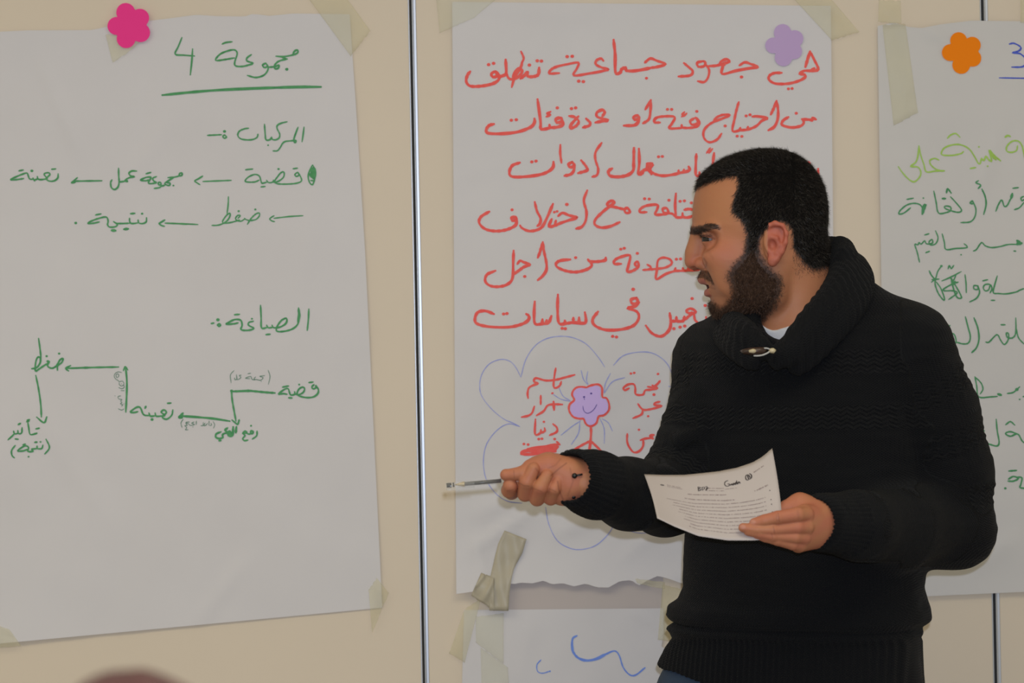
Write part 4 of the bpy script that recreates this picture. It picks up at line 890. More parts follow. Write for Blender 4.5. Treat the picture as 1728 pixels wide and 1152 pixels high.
mouth = z.copy(); mouth[:nh] = (((hx - 1201) / 12) ** 2 + ((hy_img - 483.5) / 3.6) ** 2 < 1) & (np.abs(lat) < .024); mixc(mouth * 0.9, (0.06, 0.02, 0.02))
mixc(gz(1345, 500, 50, 60, .25), (0.48, 0.21, 0.10))
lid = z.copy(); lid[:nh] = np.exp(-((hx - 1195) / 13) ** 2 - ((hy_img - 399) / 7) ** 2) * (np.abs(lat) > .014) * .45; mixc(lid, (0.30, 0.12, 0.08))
HAIR = [(1150, 330), (1176, 319), (1190, 312), (1205, 308), (1222, 303), (1238, 303), (1240, 315), (1235, 332), (1229, 350), (1230, 362), (1240, 371), (1249, 382), (1254, 400), (1254, 428), (1271, 428), (1273, 410), (1278, 398), (1287, 387), (1298, 380), (1310, 377), (1321, 381), (1328, 392), (1330, 406), (1330, 419), (1340, 433), (1352, 447), (1368, 456), (1392, 450), (1450, 440), (1450, 190), (1140, 190)]
BEARD = [(1253, 405), (1272, 405), (1276, 430), (1284, 446), (1296, 458), (1310, 468), (1314, 480), (1311, 500), (1302, 518), (1287, 540), (1240, 558), (1195, 550), (1188, 520), (1192, 508), (1202, 509), (1212, 520), (1222, 514), (1230, 500), (1227, 484), (1221, 468), (1226, 454), (1238, 440), (1248, 428)]
MOUST = [(1160, 455), (1178, 455.5), (1188, 456), (1197, 462), (1206, 473), (1212, 488), (1207, 487), (1200, 480), (1192, 473), (1184, 469), (1160, 470)]
BROW = [(1155, 396), (1155, 386), (1175, 383), (1192, 380.5), (1203, 381), (1208, 386), (1209, 391), (1203, 389.5), (1190, 390), (1178, 396)]
def signed(poly, noise=0.0, wl=0.004):
    d_ = polydist(hx, hy_img, poly); s_ = np.where(inpoly(hx, hy_img, poly), d_, -d_)
    return s_ + noise * sines(P[:nh], wl, 6, 12)
hz = z.copy(); onside = (hx < 1330) | (np.abs(lat) > 0) 
earmask = (np.abs(lat) > 0.0798) & (hx > 1287) & (hx < 1333) & (hy_img > 370) & (hy_img < 452)
sdH = np.where(earmask, -9, signed(HAIR, 1.6)); sdB = np.where(earmask, -9, signed(BEARD, 3.0, .006)); sdM = np.where(np.abs(lat) < .046, signed(MOUST, .5), -9); sdE = np.where(np.abs(lat) < .074, signed(BROW, .4), -9)
# the profile outline also covers the hidden rear of the ear patch
inM = sdM > 0; inE = sdE > 0; inB = sdB > 0
hz[:nh] = np.clip((sdH + 2) / 5, 0, 1); mixc(hz * 0.97, (0.014, 0.011, 0.010))
hz[:nh] = np.clip((sdB + 3) / 8, 0, 1) * 0.92; mixc(hz, (0.036, 0.018, 0.011))
hz[:nh] = np.clip((sdM + 1) / 3, 0, 1) * 0.62; mixc(hz, (0.06, 0.026, 0.018)); hz[:nh] = np.clip((sdE + 1.2) / 3, 0, 1) * .8; mixc(hz, (0.045, 0.020, 0.014))
stub = z.copy(); dd = polydist(hx, hy_img, BEARD); stub[:nh] = np.where(~inB & (hy_img > 440) & (hx < 1330), np.exp(-dd / 10) * 0.40, 0); mixc(stub, (0.14, 0.06, 0.035))
# hands: redder fingertips and knuckles
hi_ = slice(off[1], off[3]); g = 0.35 + 0.45 * sines(P[hi_], 0.03, 5, 21); w = z.copy(); w[hi_] = g; mixc(np.clip(w, 0, .6), (0.48, 0.145, 0.090))
imx, imy = toimg(P)
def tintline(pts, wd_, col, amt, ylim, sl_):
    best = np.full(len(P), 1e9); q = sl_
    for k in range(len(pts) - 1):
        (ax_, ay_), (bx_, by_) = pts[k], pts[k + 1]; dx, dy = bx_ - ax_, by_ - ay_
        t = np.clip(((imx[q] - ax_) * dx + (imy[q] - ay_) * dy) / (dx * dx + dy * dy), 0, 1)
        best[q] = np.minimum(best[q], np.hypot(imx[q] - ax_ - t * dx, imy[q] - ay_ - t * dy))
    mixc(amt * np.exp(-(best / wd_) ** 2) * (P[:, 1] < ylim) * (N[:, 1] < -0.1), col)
hr, hl = slice(off[1], off[2]), slice(off[2], off[3]); DK = (0.20, 0.060, 0.035)  # dark crease lines and the shade between fingers, painted into the skin colour
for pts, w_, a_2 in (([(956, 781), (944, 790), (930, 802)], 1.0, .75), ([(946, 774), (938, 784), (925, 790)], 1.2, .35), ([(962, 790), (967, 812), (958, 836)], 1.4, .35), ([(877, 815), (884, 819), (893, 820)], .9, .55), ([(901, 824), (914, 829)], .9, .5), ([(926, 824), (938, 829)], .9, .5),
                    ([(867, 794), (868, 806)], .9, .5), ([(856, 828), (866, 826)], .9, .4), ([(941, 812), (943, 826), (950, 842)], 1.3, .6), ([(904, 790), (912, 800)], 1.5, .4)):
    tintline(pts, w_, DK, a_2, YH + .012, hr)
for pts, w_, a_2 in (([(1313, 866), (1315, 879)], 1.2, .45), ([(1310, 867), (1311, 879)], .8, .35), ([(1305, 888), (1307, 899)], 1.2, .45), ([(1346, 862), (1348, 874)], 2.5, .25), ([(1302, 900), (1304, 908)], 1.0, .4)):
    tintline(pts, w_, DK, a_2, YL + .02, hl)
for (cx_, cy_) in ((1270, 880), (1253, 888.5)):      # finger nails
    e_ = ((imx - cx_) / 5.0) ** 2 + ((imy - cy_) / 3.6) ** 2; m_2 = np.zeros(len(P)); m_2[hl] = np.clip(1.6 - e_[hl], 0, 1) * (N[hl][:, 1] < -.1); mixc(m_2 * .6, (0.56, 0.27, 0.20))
hh = slice(0, nh); YN = HY  # shade in nostril, nose crease and ear folds painted dark, lash line too
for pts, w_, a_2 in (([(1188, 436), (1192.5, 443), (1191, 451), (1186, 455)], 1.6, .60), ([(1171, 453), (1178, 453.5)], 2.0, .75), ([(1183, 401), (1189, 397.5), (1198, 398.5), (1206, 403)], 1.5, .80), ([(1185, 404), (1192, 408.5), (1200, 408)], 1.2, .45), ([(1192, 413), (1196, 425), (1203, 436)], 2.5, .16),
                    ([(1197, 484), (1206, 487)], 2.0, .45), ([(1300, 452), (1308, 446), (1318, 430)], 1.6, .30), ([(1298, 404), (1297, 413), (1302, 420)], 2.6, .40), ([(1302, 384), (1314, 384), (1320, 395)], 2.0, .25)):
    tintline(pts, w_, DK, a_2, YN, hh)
M_SKIN = bpy.data.materials.new('skin'); M_SKIN.use_nodes = True
nt = M_SKIN.node_tree; b = nt.nodes['Principled BSDF']; at = nt.nodes.new('ShaderNodeAttribute'); at.attribute_name = 'tint'
nt.links.new(at.outputs['Color'], b.inputs['Base Color']); b.inputs['Roughness'].default_value = 0.52; b.inputs['Specular IOR Level'].default_value = 0.32
b.inputs['Subsurface Weight'].default_value = 0.06; b.inputs['Subsurface Radius'].default_value = (0.008, 0.003, 0.0015); b.inputs['Subsurface Scale'].default_value = 0.5
n1 = nt.nodes.new('ShaderNodeTexNoise'); n1.inputs['Scale'].default_value = 420; tc = nt.nodes.new('ShaderNodeTexCoord'); nt.links.new(tc.outputs['Object'], n1.inputs['Vector'])
bp = nt.nodes.new('ShaderNodeBump'); bp.inputs['Strength'].default_value = 0.25; bp.inputs['Distance'].default_value = 0.0006; nt.links.new(n1.outputs[0], bp.inputs['Height']); nt.links.new(bp.outputs[0], b.inputs['Normal'])
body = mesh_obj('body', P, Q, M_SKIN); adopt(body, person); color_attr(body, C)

# --- eyes ---
M_EYE = mat('eye_white', (0.13, 0.095, 0.085), 0.45); M_IRIS = mat('dark_iris', (0.015, 0.010, 0.007), 0.1)
for s in (1, -1):
    c = H(1198.5, 403.4, .0305 * s); V = []; Fc = []; nr, nc = 14, 20; r = .0116
    ax = Vector((-0.97, -0.22 * s if s > 0 else 0.12, -0.10)).normalized(); e1 = ax.orthogonal().normalized(); e2 = ax.cross(e1)
    for j in range(nr + 1):
        th = math.pi * j / nr
        for i in range(nc):
            f = 2 * math.pi * i / nc; v = ax * math.cos(th) + (e1 * math.cos(f) + e2 * math.sin(f)) * math.sin(th); V.append(tuple(Vector(c) + v * r * (1.03 if th < 0.5 else 1)))
    for j in range(nr):
        for i in range(nc): Fc.append((j * nc + i, j * nc + (i + 1) % nc, (j + 1) * nc + (i + 1) % nc, (j + 1) * nc + i))
    o = mesh_obj('eye', V, Fc, M_EYE); o.data.materials.append(M_IRIS)
    for p in o.data.polygons:
        if p.index < 5 * nc: p.material_index = 1
    adopt(o, person)

# --- hair, beard, moustache, brows: a textured under-layer plus strands ---
def hair_mat(name, root, tip, rough=0.45):
    m = mat(name, root, rough); noisy(m, tip, 260, 0.8); m.node_tree.nodes['Principled BSDF'].inputs['Specular IOR Level'].default_value = 0.35; return m
M_HAIR = hair_mat('black_hair', (0.009, 0.0075, 0.0066), (0.034, 0.026, 0.021)); M_BEARD = hair_mat('dark_brown_beard', (0.018, 0.009, 0.006), (0.17, 0.088, 0.052), 0.5)
M_HAIRB = mat('hair_roots', (0.0055, 0.0048, 0.0046), 0.95, Specular_IOR_Level=0.05); M_BEARDB = noisy(mat('beard_roots', (0.024, 0.013, 0.009), 0.95, Specular_IOR_Level=0.05), (0.055, 0.031, 0.021), 200)
def shell(P, Q, Nn, mask, dist, thick, ramp, wl, amp):
    """outer layer over the marked vertices, thinning out at its border"""
    fm = mask[Q].all(1); q = Q[fm]; used = np.unique(q); mp = np.full(len(P), -1); mp[used] = np.arange(len(used))
    t = thick * np.clip(dist[used] / ramp, 0, 1) ** 0.6 + 0.0002
    t = t * (1 + amp * sines(P[used], wl, 6, 3))
    return P[used] + Nn[used] * t[:, None], mp[q]
def strands(roots, nrm, dirs, length, width, curl, n=3, seed=0, lay=0.6):
    r = np.random.default_rng(seed); V = []; Fc = []
    L = length * r.uniform(0.6, 1.2, len(roots)); k = 0
    for i in range(len(roots)):
        d = nrm[i] * (1 - lay) + dirs[i] * lay + r.normal(size=3) * 0.22; d /= np.linalg.norm(d)
        side = np.cross(d, nrm[i] + r.normal(size=3) * 0.3); side /= (np.linalg.norm(side) + 1e-9)
        p = roots[i].copy(); c = r.normal(size=3) * curl; w = width * r.uniform(0.7, 1.2)
        for j in range(n + 1):
            f = 1 - j / (n + 0.4); V.append(p - side * w * f); V.append(p + side * w * f)
            d = d + c + np.cross(d, c) * 2; d /= np.linalg.norm(d); p = p + d * (L[i] / n)
        for j in range(n): a = k + 2 * j; Fc.append((a, a + 1, a + 3, a + 2))
        k += 2 * (n + 1)
    return np.array(V), np.array(Fc)
hN = N[:nh]
def pick(mask, num, seed):
    r = np.random.default_rng(seed); ids = np.nonzero(mask)[0]; return r.choice(ids, min(num, len(ids)), replace=False)
def flowdir(idx, target):
    d = np.array(target)[None, :] - hN[idx] * (hN[idx] @ np.array(target))[:, None]; return d / (np.linalg.norm(d, axis=1)[:, None] + 1e-9)
def addhair(name, sd, thick, ramp, num, length, width, curl, dirf, m, seed, lay, wl=0.012, amp=0.12, inset=2.0, rag=3.0):
    sp, sq = shell(hp, hq, hN, sd > inset, sd - inset, thick, ramp, wl, amp)
    ids = pick(np.random.default_rng(seed).random(nh) < np.clip((sd + rag) / (rag + 3), 0, 1), num, seed)
    t = thick * np.clip((sd[ids] - inset) / ramp, 0, 1) ** 0.6
    V, Fq = strands(hp[ids] + hN[ids] * (t * 0.80)[:, None], hN[ids], dirf(ids), length, width, curl, 3, seed, lay)
    o = mesh_obj(name, np.concatenate([sp, V]), np.concatenate([sq, Fq + len(sp)]), m); adopt(o, person)
    o.data.materials.append(M_HAIRB if name == 'hair' else M_BEARDB); mi = np.zeros(len(o.data.polygons), np.int32); mi[:len(sq)] = 1; o.data.polygons.foreach_set('material_index', mi); return o
def hairdir(ids):
    d = flowdir(ids, (-0.55, 0, -0.9)); top = hy_img[ids] < 300; d[top] = flowdir(ids[top], (-1, 0, 0.1)); bk = hx[ids] > 1330; d[bk] = flowdir(ids[bk], (0.3, 0, -1)); return d
addhair('hair', sdH, 0.0040, 14, 60000, 0.0070, 0.00028, 0.07, hairdir, M_HAIR, 1, 0.74)
addhair('beard', sdB, 0.0030, 18, 46000, 0.0075, 0.00026, 0.45, lambda i: flowdir(i, (-0.25, 0, -1)), M_BEARD, 2, 0.50, 0.010, 0.35, 9.0, 3.0)
V, Fq = strands(*(lambda i: (hp[i], hN[i], flowdir(i, (0.35, 0, -1))))(pick(inM, 2600, 5)), 0.0055, 0.00020, 0.12, 3, 5, 0.75)
adopt(mesh_obj('moustache', V, Fq, M_BEARD), person)
V, Fq = strands(*(lambda i: (hp[i], hN[i], flowdir(i, (1, 0, 0.10))))(pick(inE, 4200, 6)), 0.0060, 0.00026, 0.05, 3, 6, 0.88)
adopt(mesh_obj('eyebrow', V, Fq, M_HAIR), person)
for sg in (1, -1):
    lashi = np.nonzero((np.abs(hx - 1190) < 9) & (np.abs(hy_img - 400) < 2.2) & (sg * lat > .022) & (sg * lat < .052))[0]
    if not len(lashi): continue
    li = np.random.default_rng(3).choice(lashi, min(160, len(lashi)), replace=False)
    V, Fq = strands(hp[li], hN[li], np.tile((-0.9, -0.1, 0.1), (len(li), 1)), 0.0045, 0.00020, 0.05, 3, 8, 0.7)
    adopt(mesh_obj('eyelashes', V, Fq, M_HAIR), person)
# short stray hair on the nape
nap = (sdH < 0) & (hx > 1330) & (hx < 1400) & (hy_img > 428) & (hy_img < 470) & (np.random.default_rng(4).random(nh) < np.exp(-np.clip(polydist(hx, hy_img, HAIR), 0, 99) / 9))
V, Fq = strands(*(lambda i: (hp[i], hN[i], flowdir(i, (0.1, 0, -1))))(pick(nap, 1500, 7)), 0.0045, 0.00018, 0.15, 3, 7, 0.8)
adopt(mesh_obj('nape_hair', V, Fq, M_HAIR), person)
# ------------------------------------------------------------------ sweater
TH = math.radians(-26)     # trunk turned towards the left of the photo
trows = np.array([  # py, left px, right px (outline), half depth
    (470, 1335, 1400, .050), (495, 1300, 1440, .060), (515, 1255, 1480, .075), (535, 1222, 1520, .092), (555, 1196, 1548, .104), (580, 1180, 1566, .112), (620, 1172, 1568, .120), (700, 1172, 1562, .128), (800, 1168, 1556, .130),
    (870, 1163, 1556, .132), (930, 1160, 1557, .133), (992, 1159, 1552, .129), (1010, 1151, 1556, .130), (1024, 1134, 1560, .136), (1040, 1130, 1561, .138), (1049, 1138, 1552, .132), (1053, 1148, 1545, .126), (1057, 1138, 1547, .130), (1063, 1130, 1549, .134), (1071, 1138, 1546, .129), (1080, 1141, 1546, .129), (1100, 1128, 1546, .130), (1130, 1114, 1547, .132), (1165, 1104, 1550, .134), (1200, 1100, 1552, .134), (1230, 1104, 1550, .13)], float)
TY = -0.45
lo = np.array((W(925, 700, -.7)[0], -0.80, W(1340, 1215, -.45)[2])); hi = np.array((W(1700, 700, -.45)[0], -0.27, W(1340, 455, -.45)[2]))
SV = Vol(lo, hi, 0.0028)
def trunk_field(V, grow=0.0, r0=470):
    sl, X, Y, Z = V.sub(V.lo, V.lo + V.h * V.n)
    d0 = TY - CAM_Y; XX = X / d0; ZZ = (Z - CAM_Z) / d0
    px = 864 + F_PX * (XX * R_.x + ZZ * R_.z); py = 576 - F_PX * (XX * U_.x + ZZ * U_.z)
    m = d0 / F_PX
    L = np.interp(py, trows[:, 0], trows[:, 1]); R = np.interp(py, trows[:, 0], trows[:, 2]); bd = np.interp(py, trows[:, 0], trows[:, 3]) + grow
    hwp = (R - L) / 2 * m + grow; cxp = (L + R) / 2
    ct, st = math.cos(TH), math.sin(TH)
    aw = np.sqrt(np.maximum(hwp ** 2 - (bd * st) ** 2, 1e-4)) / ct
    dx = (px - cxp) * m; dy = (Y - TY)
    lx = dx * ct + dy * st; ly = -dx * st + dy * ct
    n = 2.3
    r = ((np.abs(lx) / aw) ** n + (np.abs(ly) / bd) ** n) ** (1 / n)
    f = (r - 1) * np.minimum(aw, bd) * 0.9
    f = np.where(py < r0, np.maximum(f, (r0 - py) * m), f)
    return sl, f.astype(np.float32), py
sl, f, py_ = trunk_field(SV)
_s, X_, Y_, Z_ = SV.sub(SV.lo, SV.lo + SV.h * SV.n)
pxg = 864 + F_PX * X_ / (TY - CAM_Y) - (py_ - 576) * 0.02007
# soft cloth folds
hem = np.clip(1128 + (pxg - 1112) * 0.30, 1128, 1200); SV.F[sl] = np.maximum(f, ((py_ - hem) * 8e-4).astype(np.float32)); del f, py_, pxg, hem
armR = [SH_R, W(1190, 716, -0.43), EL_R, W(1060, 833, -0.60), W(1003, 817, -0.690), W(972, 807, -0.731)]
armRr = [.0570, .0530, .050, .0450, .0395, .0380]
armL = [SH_L, W(1574, 700, -0.50), W(1603, 800, -0.485), EL_L, W(1520, 890, -0.575), W(1450, 886, -0.665), W(1384, 881, -0.730)]
armLr = [.064, .060, .057, .057, .050, .043, .0375]
SV.chain(armR, armRr, 0.022); SV.chain(armL, armLr, 0.022)
SV.cone(W(1290, 545, -.46), SH_R, .045, .050, 0.03); SV.cone(W(1440, 520, -.47), SH_L, .045, .052, 0.03)
# elbow and sleeve bulges, folds (real cloth rolls)
SV.ell(W(1612, 900, -0.47), (.052, .05, .045), 0.03)
SV.chain([W(1112, 782, -.55), W(1126, 806, -.60), W(1142, 838, -.585)], [.008, .013, .012], 0.015)
for q in ([(985, 788, -.73), (1000, 808, -.735), (1003, 852, -.72)], [(1035, 786, -.68), (1047, 820, -.69), (1040, 868, -.67)], [(1075, 790, -.62), (1090, 815, -.64), (1085, 880, -.61)], [(1470, 845, -.68), (1482, 890, -.69), (1478, 935, -.66)], [(1535, 835, -.60), (1545, 890, -.61), (1545, 945, -.58)], [(1120, 730, -.47), (1150, 745, -.51), (1180, 735, -.50)]):
    SV.chain([W(*p) for p in q], [.006, .008, .006], 0.014)
# tucked rolls around the upper arm and at the waist
def ring(a, b, t, rad, tr, n=20):
    c = a + (b - a) * t; ax = Vector(b - a).normalized(); e1 = ax.orthogonal().normalized(); e2 = ax.cross(e1)
    pts = [np.array(Vector(c) + (e1 * math.cos(2 * math.pi * k / n) + e2 * math.sin(2 * math.pi * k / n)) * rad) for k in range(n + 1)]
    SV.chain(pts, [tr] * (n + 1), 0.004, m=0.006)
ring(armL[0], armL[1], .78, .0605, .0045); ring(armL[2], armL[3], .12, .0575, .0045)
for t in (.38, .5, .62): ring(armL[0], armL[1], t, .061, .0028)
for t in (.30, .42, .54, .66, .78, .90): ring(armL[1], armL[2], t, .0585, .0022)
for t in (.25, .4, .55, .7, .85): ring(armR[0], armR[1], t, .0540 - .002 * t, .0026)
for t in (.15, .3, .45, .6, .75): ring(armR[1], armR[2], t, .0520 - .004 * t, .0024)
# waist groove over the ribbed hem
# neck opening and openings of the cuffs
SV.cone(W(1340, 430, HY), W(1346, 575, HY - .01), .066, .062, 0.006, 'sub')
SV.cone(W(1318, 530, -.53), W(1303, 580, -.605), .036, .008, 0.006, 'sub')
SV.cone(W(922, 799, -.791), W(967, 806, -.737), .0330, .0295, 0.006, 'sub')
SV.cone(W(1312, 880, -.812), W(1374, 881, -.742), .0330, .0295, 0.006, 'sub')
sp, sq = SV.mesh(); del SV
sp = relax(sp, sq, 2, 0.5)
sn = vnormals(sp, sq)
sx, sy = toimg(sp)
# limb coordinates for the knit pattern: u runs along the limb, v around it
def limb(P, chain, rad):
    best = np.full(len(P), 9.0); U = np.zeros(len(P)); Vv = np.zeros(len(P)); s0 = 0
    for i in range(len(chain) - 1):
        a, b = chain[i], chain[i + 1]; d = b - a; L = np.linalg.norm(d); t = np.clip(((P - a) @ d) / L / L, 0, 1)
        q = P - a - t[:, None] * d; r = np.linalg.norm(q, axis=1); dd = r - (rad[i] + (rad[i + 1] - rad[i]) * t)
        ax = Vector(d).normalized(); e1 = np.array((ax.cross(Vector((0, 1, 0)))).normalized()); e2 = np.cross(np.array(ax), e1)
        ang = np.arctan2(q @ e1, q @ e2); m = dd < best; best[m] = dd[m]; U[m] = s0 + t[m] * L; Vv[m] = ang[m]; s0 += L
    return best, U, Vv, s0
bR, uR, vR, LR = limb(sp, armR, armRr); bL, uL, vL, LL = limb(sp, armL, armLr)
u = sp[:, 2].copy(); v = (sp[:, 0] - 0.5) * math.cos(TH) + (sp[:, 1] + 0.45) * math.sin(TH)
isR = (bR < 0.006) & (sx < 1175) | ((bR < .004) & (sx < 1200) & (sy > 600)); isL = (bL < 0.006) & ((sx > 1520) | ((sx > 1375) & (sy > 825) & (sy < 945) & (sp[:, 1] < -0.60)))
rib = np.clip((1075 - sy) / -6, 0, 1)                      # ribbed hem
u = np.where(isR, -uR + 3.0, u); v = np.where(isR, vR * 0.045, v); u = np.where(isL, -uL + 3.0, u); v = np.where(isL, vL * 0.05, v)
rib = np.where(isR, np.clip((uR - (LR - 0.055)) / 0.004, 0, 1), rib); rib = np.where(isL, np.clip((uL - (LL - 0.062)) / 0.004, 0, 1), rib)
# chest and sleeve bands
band = np.where(isR | isL, np.clip(1 - np.where(isR, uR, uL) / 0.27, 0, 1) > 0.05, (sy > 560) & (sy < 770)).astype(float)
# displacement: ribs and ridges as relief, sagging folds
disp = 0.0011 * np.sin(v * 2 * math.pi / 0.0085) * rib
disp += 0.0012 * band * (1 - rib) * np.maximum(0, np.sin(u * 2 * math.pi / 0.0125)) * (0.5 + 0.5 * np.sign(np.sin(u * 2 * math.pi / 0.075)))
disp += 0.0028 * sines(sp * np.array((1, 1, 1.8)), 0.10, 7, 2) * (1 - rib)
disp += 0.0012 * sines(sp * np.array((0.6, 1, 2.5)), 0.045, 7, 8) * (1 - rib)
sp = sp + sn * disp[:, None]
M_KNIT = bpy.data.materials.new('black_knit'); M_KNIT.use_nodes = True
def knit_material(m, col, roughness=0.85):
    nt = m.node_tree; N_ = nt.nodes; L_ = nt.links; b = N_['Principled BSDF']
    b.inputs['Base Color'].default_value = (*col, 1); b.inputs['Roughness'].default_value = roughness; b.inputs['Specular IOR Level'].default_value = 0.15
    b.inputs['Sheen Weight'].default_value = 0.03; b.inputs['Sheen Roughness'].default_value = 0.5
    at = N_.new('ShaderNodeAttribute'); at.attribute_name = 'knit'; sp_ = N_.new('ShaderNodeSeparateXYZ'); L_.new(at.outputs['Vector'], sp_.inputs[0])
    def op(o, a, b_=None, c=None):
        n = N_.new('ShaderNodeMath'); n.operation = o
        for i, q in enumerate((a, b_, c)):
            if q is None: continue
            if isinstance(q, (int, float)): n.inputs[i].default_value = q
            else: L_.new(q, n.inputs[i])
        return n.outputs[0]
    U, V, Z = sp_.outputs[0], sp_.outputs[1], sp_.outputs[2]
    tau = 2 * math.pi
    stitch = op('MULTIPLY', op('SINE', op('MULTIPLY', V, tau / 0.0042)), op('SINE', op('MULTIPLY_ADD', op('ABSOLUTE', op('SINE', op('MULTIPLY', V, tau / 0.0084))), 2.2, op('MULTIPLY', U, tau / 0.0034))))
    # chevron bands every 7.5 cm
    chev = op('SINE', op('ADD', op('MULTIPLY', U, tau / 0.006), op('MULTIPLY', op('PINGPONG', V, 0.008), 600)))
    sel = op('GREATER_THAN', op('SINE', op('MULTIPLY', U, tau / 0.075)), 0.2)
    bandm = op('GREATER_THAN', op('FRACT', op('MULTIPLY', Z, 0.5)), 0.25)
    h = op('ADD', op('MULTIPLY', stitch, 0.5), op('MULTIPLY', op('MULTIPLY', chev, sel), op('MULTIPLY', bandm, 1.0)))
    bp = N_.new('ShaderNodeBump'); bp.inputs['Strength'].default_value = 0.9; bp.inputs['Distance'].default_value = 0.0012
    L_.new(h, bp.inputs['Height']); L_.new(bp.outputs[0], b.inputs['Normal'])
knit_material(M_KNIT, (0.0052, 0.0054, 0.0066))
def knit_attr(o, u, v, z):
    a = o.data.attributes.new('knit', 'FLOAT_VECTOR', 'POINT'); a.data.foreach_set('vector', np.stack([u, v, z], 1).astype(np.float32).ravel())
sweater = mesh_obj('sweater', sp, sq, M_KNIT); adopt(sweater, person); knit_attr(sweater, u, v, band)
sweater['label'] = 'black knitted sweater with chevron bands and ribbed hem'

# --- shawl collar: thick folded ribbed band ---
def make_collar():
    cl = [(1310, 612, -.604, .009), (1318, 600, -.606, .013), (1336, 589, -.602, .0185), (1374, 545, -.580, .0225), (1412, 502, -.545, .0245), (1428, 463, -.505, .0225), (1420, 434, -.455, .0195), (1396, 428, -.395, .0205), (1352, 440, -.345, .020),
          (1300, 478, -.350, .018), (1262, 512, -.385, .018), (1242, 535, -.430, .017), (1240, 548, -.500, .017), (1257, 562, -.565, .0170), (1281, 583, -.594, .0125), (1294, 592, -.602, .009)]
    lo_ = W(1180, 690, -.55); hi_ = W(1500, 380, -.30)
    CV = Vol((lo_[0], -.66, lo_[2]), (hi_[0], -.29, hi_[2]), 0.0022)
    pts = catmull([np.array((*W(a, b_, c), r)) for a, b_, c, r in cl], 4)
    for i in range(len(pts) - 1):
        CV.cone(pts[i][:3], pts[i + 1][:3], pts[i][3], pts[i + 1][3], 0.006, m=0.008)
    # outer fall of the collar lying on the shoulders
    fall = [(1345, 620, -.590, .011), (1385, 578, -.585, .014), (1428, 530, -.560, .016), (1448, 490, -.520, .017), (1446, 462, -.47, .017), (1425, 448, -.40, .017), (1350, 470, -.335, .015), (1270, 520, -.345, .014), (1226, 552, -.40, .012), (1222, 568, -.48, .012), (1240, 586, -.555, .012), (1272, 612, -.592, .010)]
    pts = catmull([np.array((*W(a, b_, c), r)) for a, b_, c, r in fall], 4)
    for i in range(len(pts) - 1):
        CV.cone(pts[i][:3], pts[i + 1][:3], pts[i][3], pts[i + 1][3], 0.012, m=0.008)
    # upright back of the collar
    CV.chain([W(1424, 430, -.50), W(1418, 420, -.45), W(1396, 420, -.40)], [.012, .0135, .0135], 0.012)
    p, q = CV.mesh(); p = relax(p, q, 2, 0.5); n = vnormals(p, q)
    # ribs run around the neck
    c = W(1345, 500, HY); ang = np.arctan2(p[:, 1] - c[1], p[:, 0] - c[0]); rad = np.hypot(p[:, 1] - c[1], p[:, 0] - c[0])
    v_ = ang * 0.08; p = p + n * (0.0008 * np.sin(v_ * 2 * math.pi / 0.0075))[:, None]
    o = mesh_obj('collar', p, q, M_KNIT, sweater); o.matrix_parent_inverse = Matrix.Translation(-Vector(root_loc(person)))
    knit_attr(o, rad + p[:, 2], v_, np.zeros(len(p)))
    return o
collar = make_collar()
def child2(o, par):   # sub-part under a part that is itself adopted
    o.parent = par; o.matrix_parent_inverse = Matrix.Identity(4)
collar.matrix_parent_inverse = Matrix.Identity(4)

# horn toggle with a pale cord below the collar point
M_HORN = noisy(mat('dark_horn', (0.030, 0.016, 0.010), 0.3), (0.06, 0.03, 0.02), 90); M_IVORY = noisy(mat('ivory_horn', (0.62, 0.52, 0.33), 0.35), (0.5, 0.4, 0.24), 90); M_CORD = mat('pale_cord', (0.45, 0.44, 0.42), 0.8)
ty = -0.628
tg = mesh_obj('toggle_button', *tube([W(1250, 592, ty + .004), W(1256, 593, ty), W(1266, 592.5, ty - .002), W(1277, 592, ty - .003), W(1288, 591, ty - .002), W(1294, 590.5, ty)], [.0010, .0036, .0048, .0050, .0044, .0016], 14), M_HORN); child2(tg, sweater)
k1 = mesh_obj('toggle_inlay', *tube([W(1264, 592.5, ty - .0052), W(1271, 592, ty - .0068), W(1277, 592, ty - .0052)], [.0018, .0032, .0018], 12), M_IVORY); child2(k1, tg)
k2 = mesh_obj('cord_knot', *tube([W(1298, 591, ty), W(1301, 591.5, ty - .002), W(1305, 591.5, ty - .002), W(1309, 591, ty)], [.0015, .0036, .0038, .0012], 12), M_IVORY); child2(k2, sweater)
k3 = mesh_obj('cord_loop', *merge([tube([np.array(q) for q in catmull([W(1299, 589, ty - .002), W(1294, 587.5, ty - .003), W(1289, 587.5, ty - .004)], 5)], .0011, 8), tube([np.array(q) for q in catmull([W(1299, 593, ty - .002), W(1295, 595.5, ty - .004), W(1288, 598.5, ty - .0055), W(1280, 600, ty - .005), W(1272, 600, ty - .003)], 5)], .0012, 8)]), M_CORD); child2(k3, sweater)

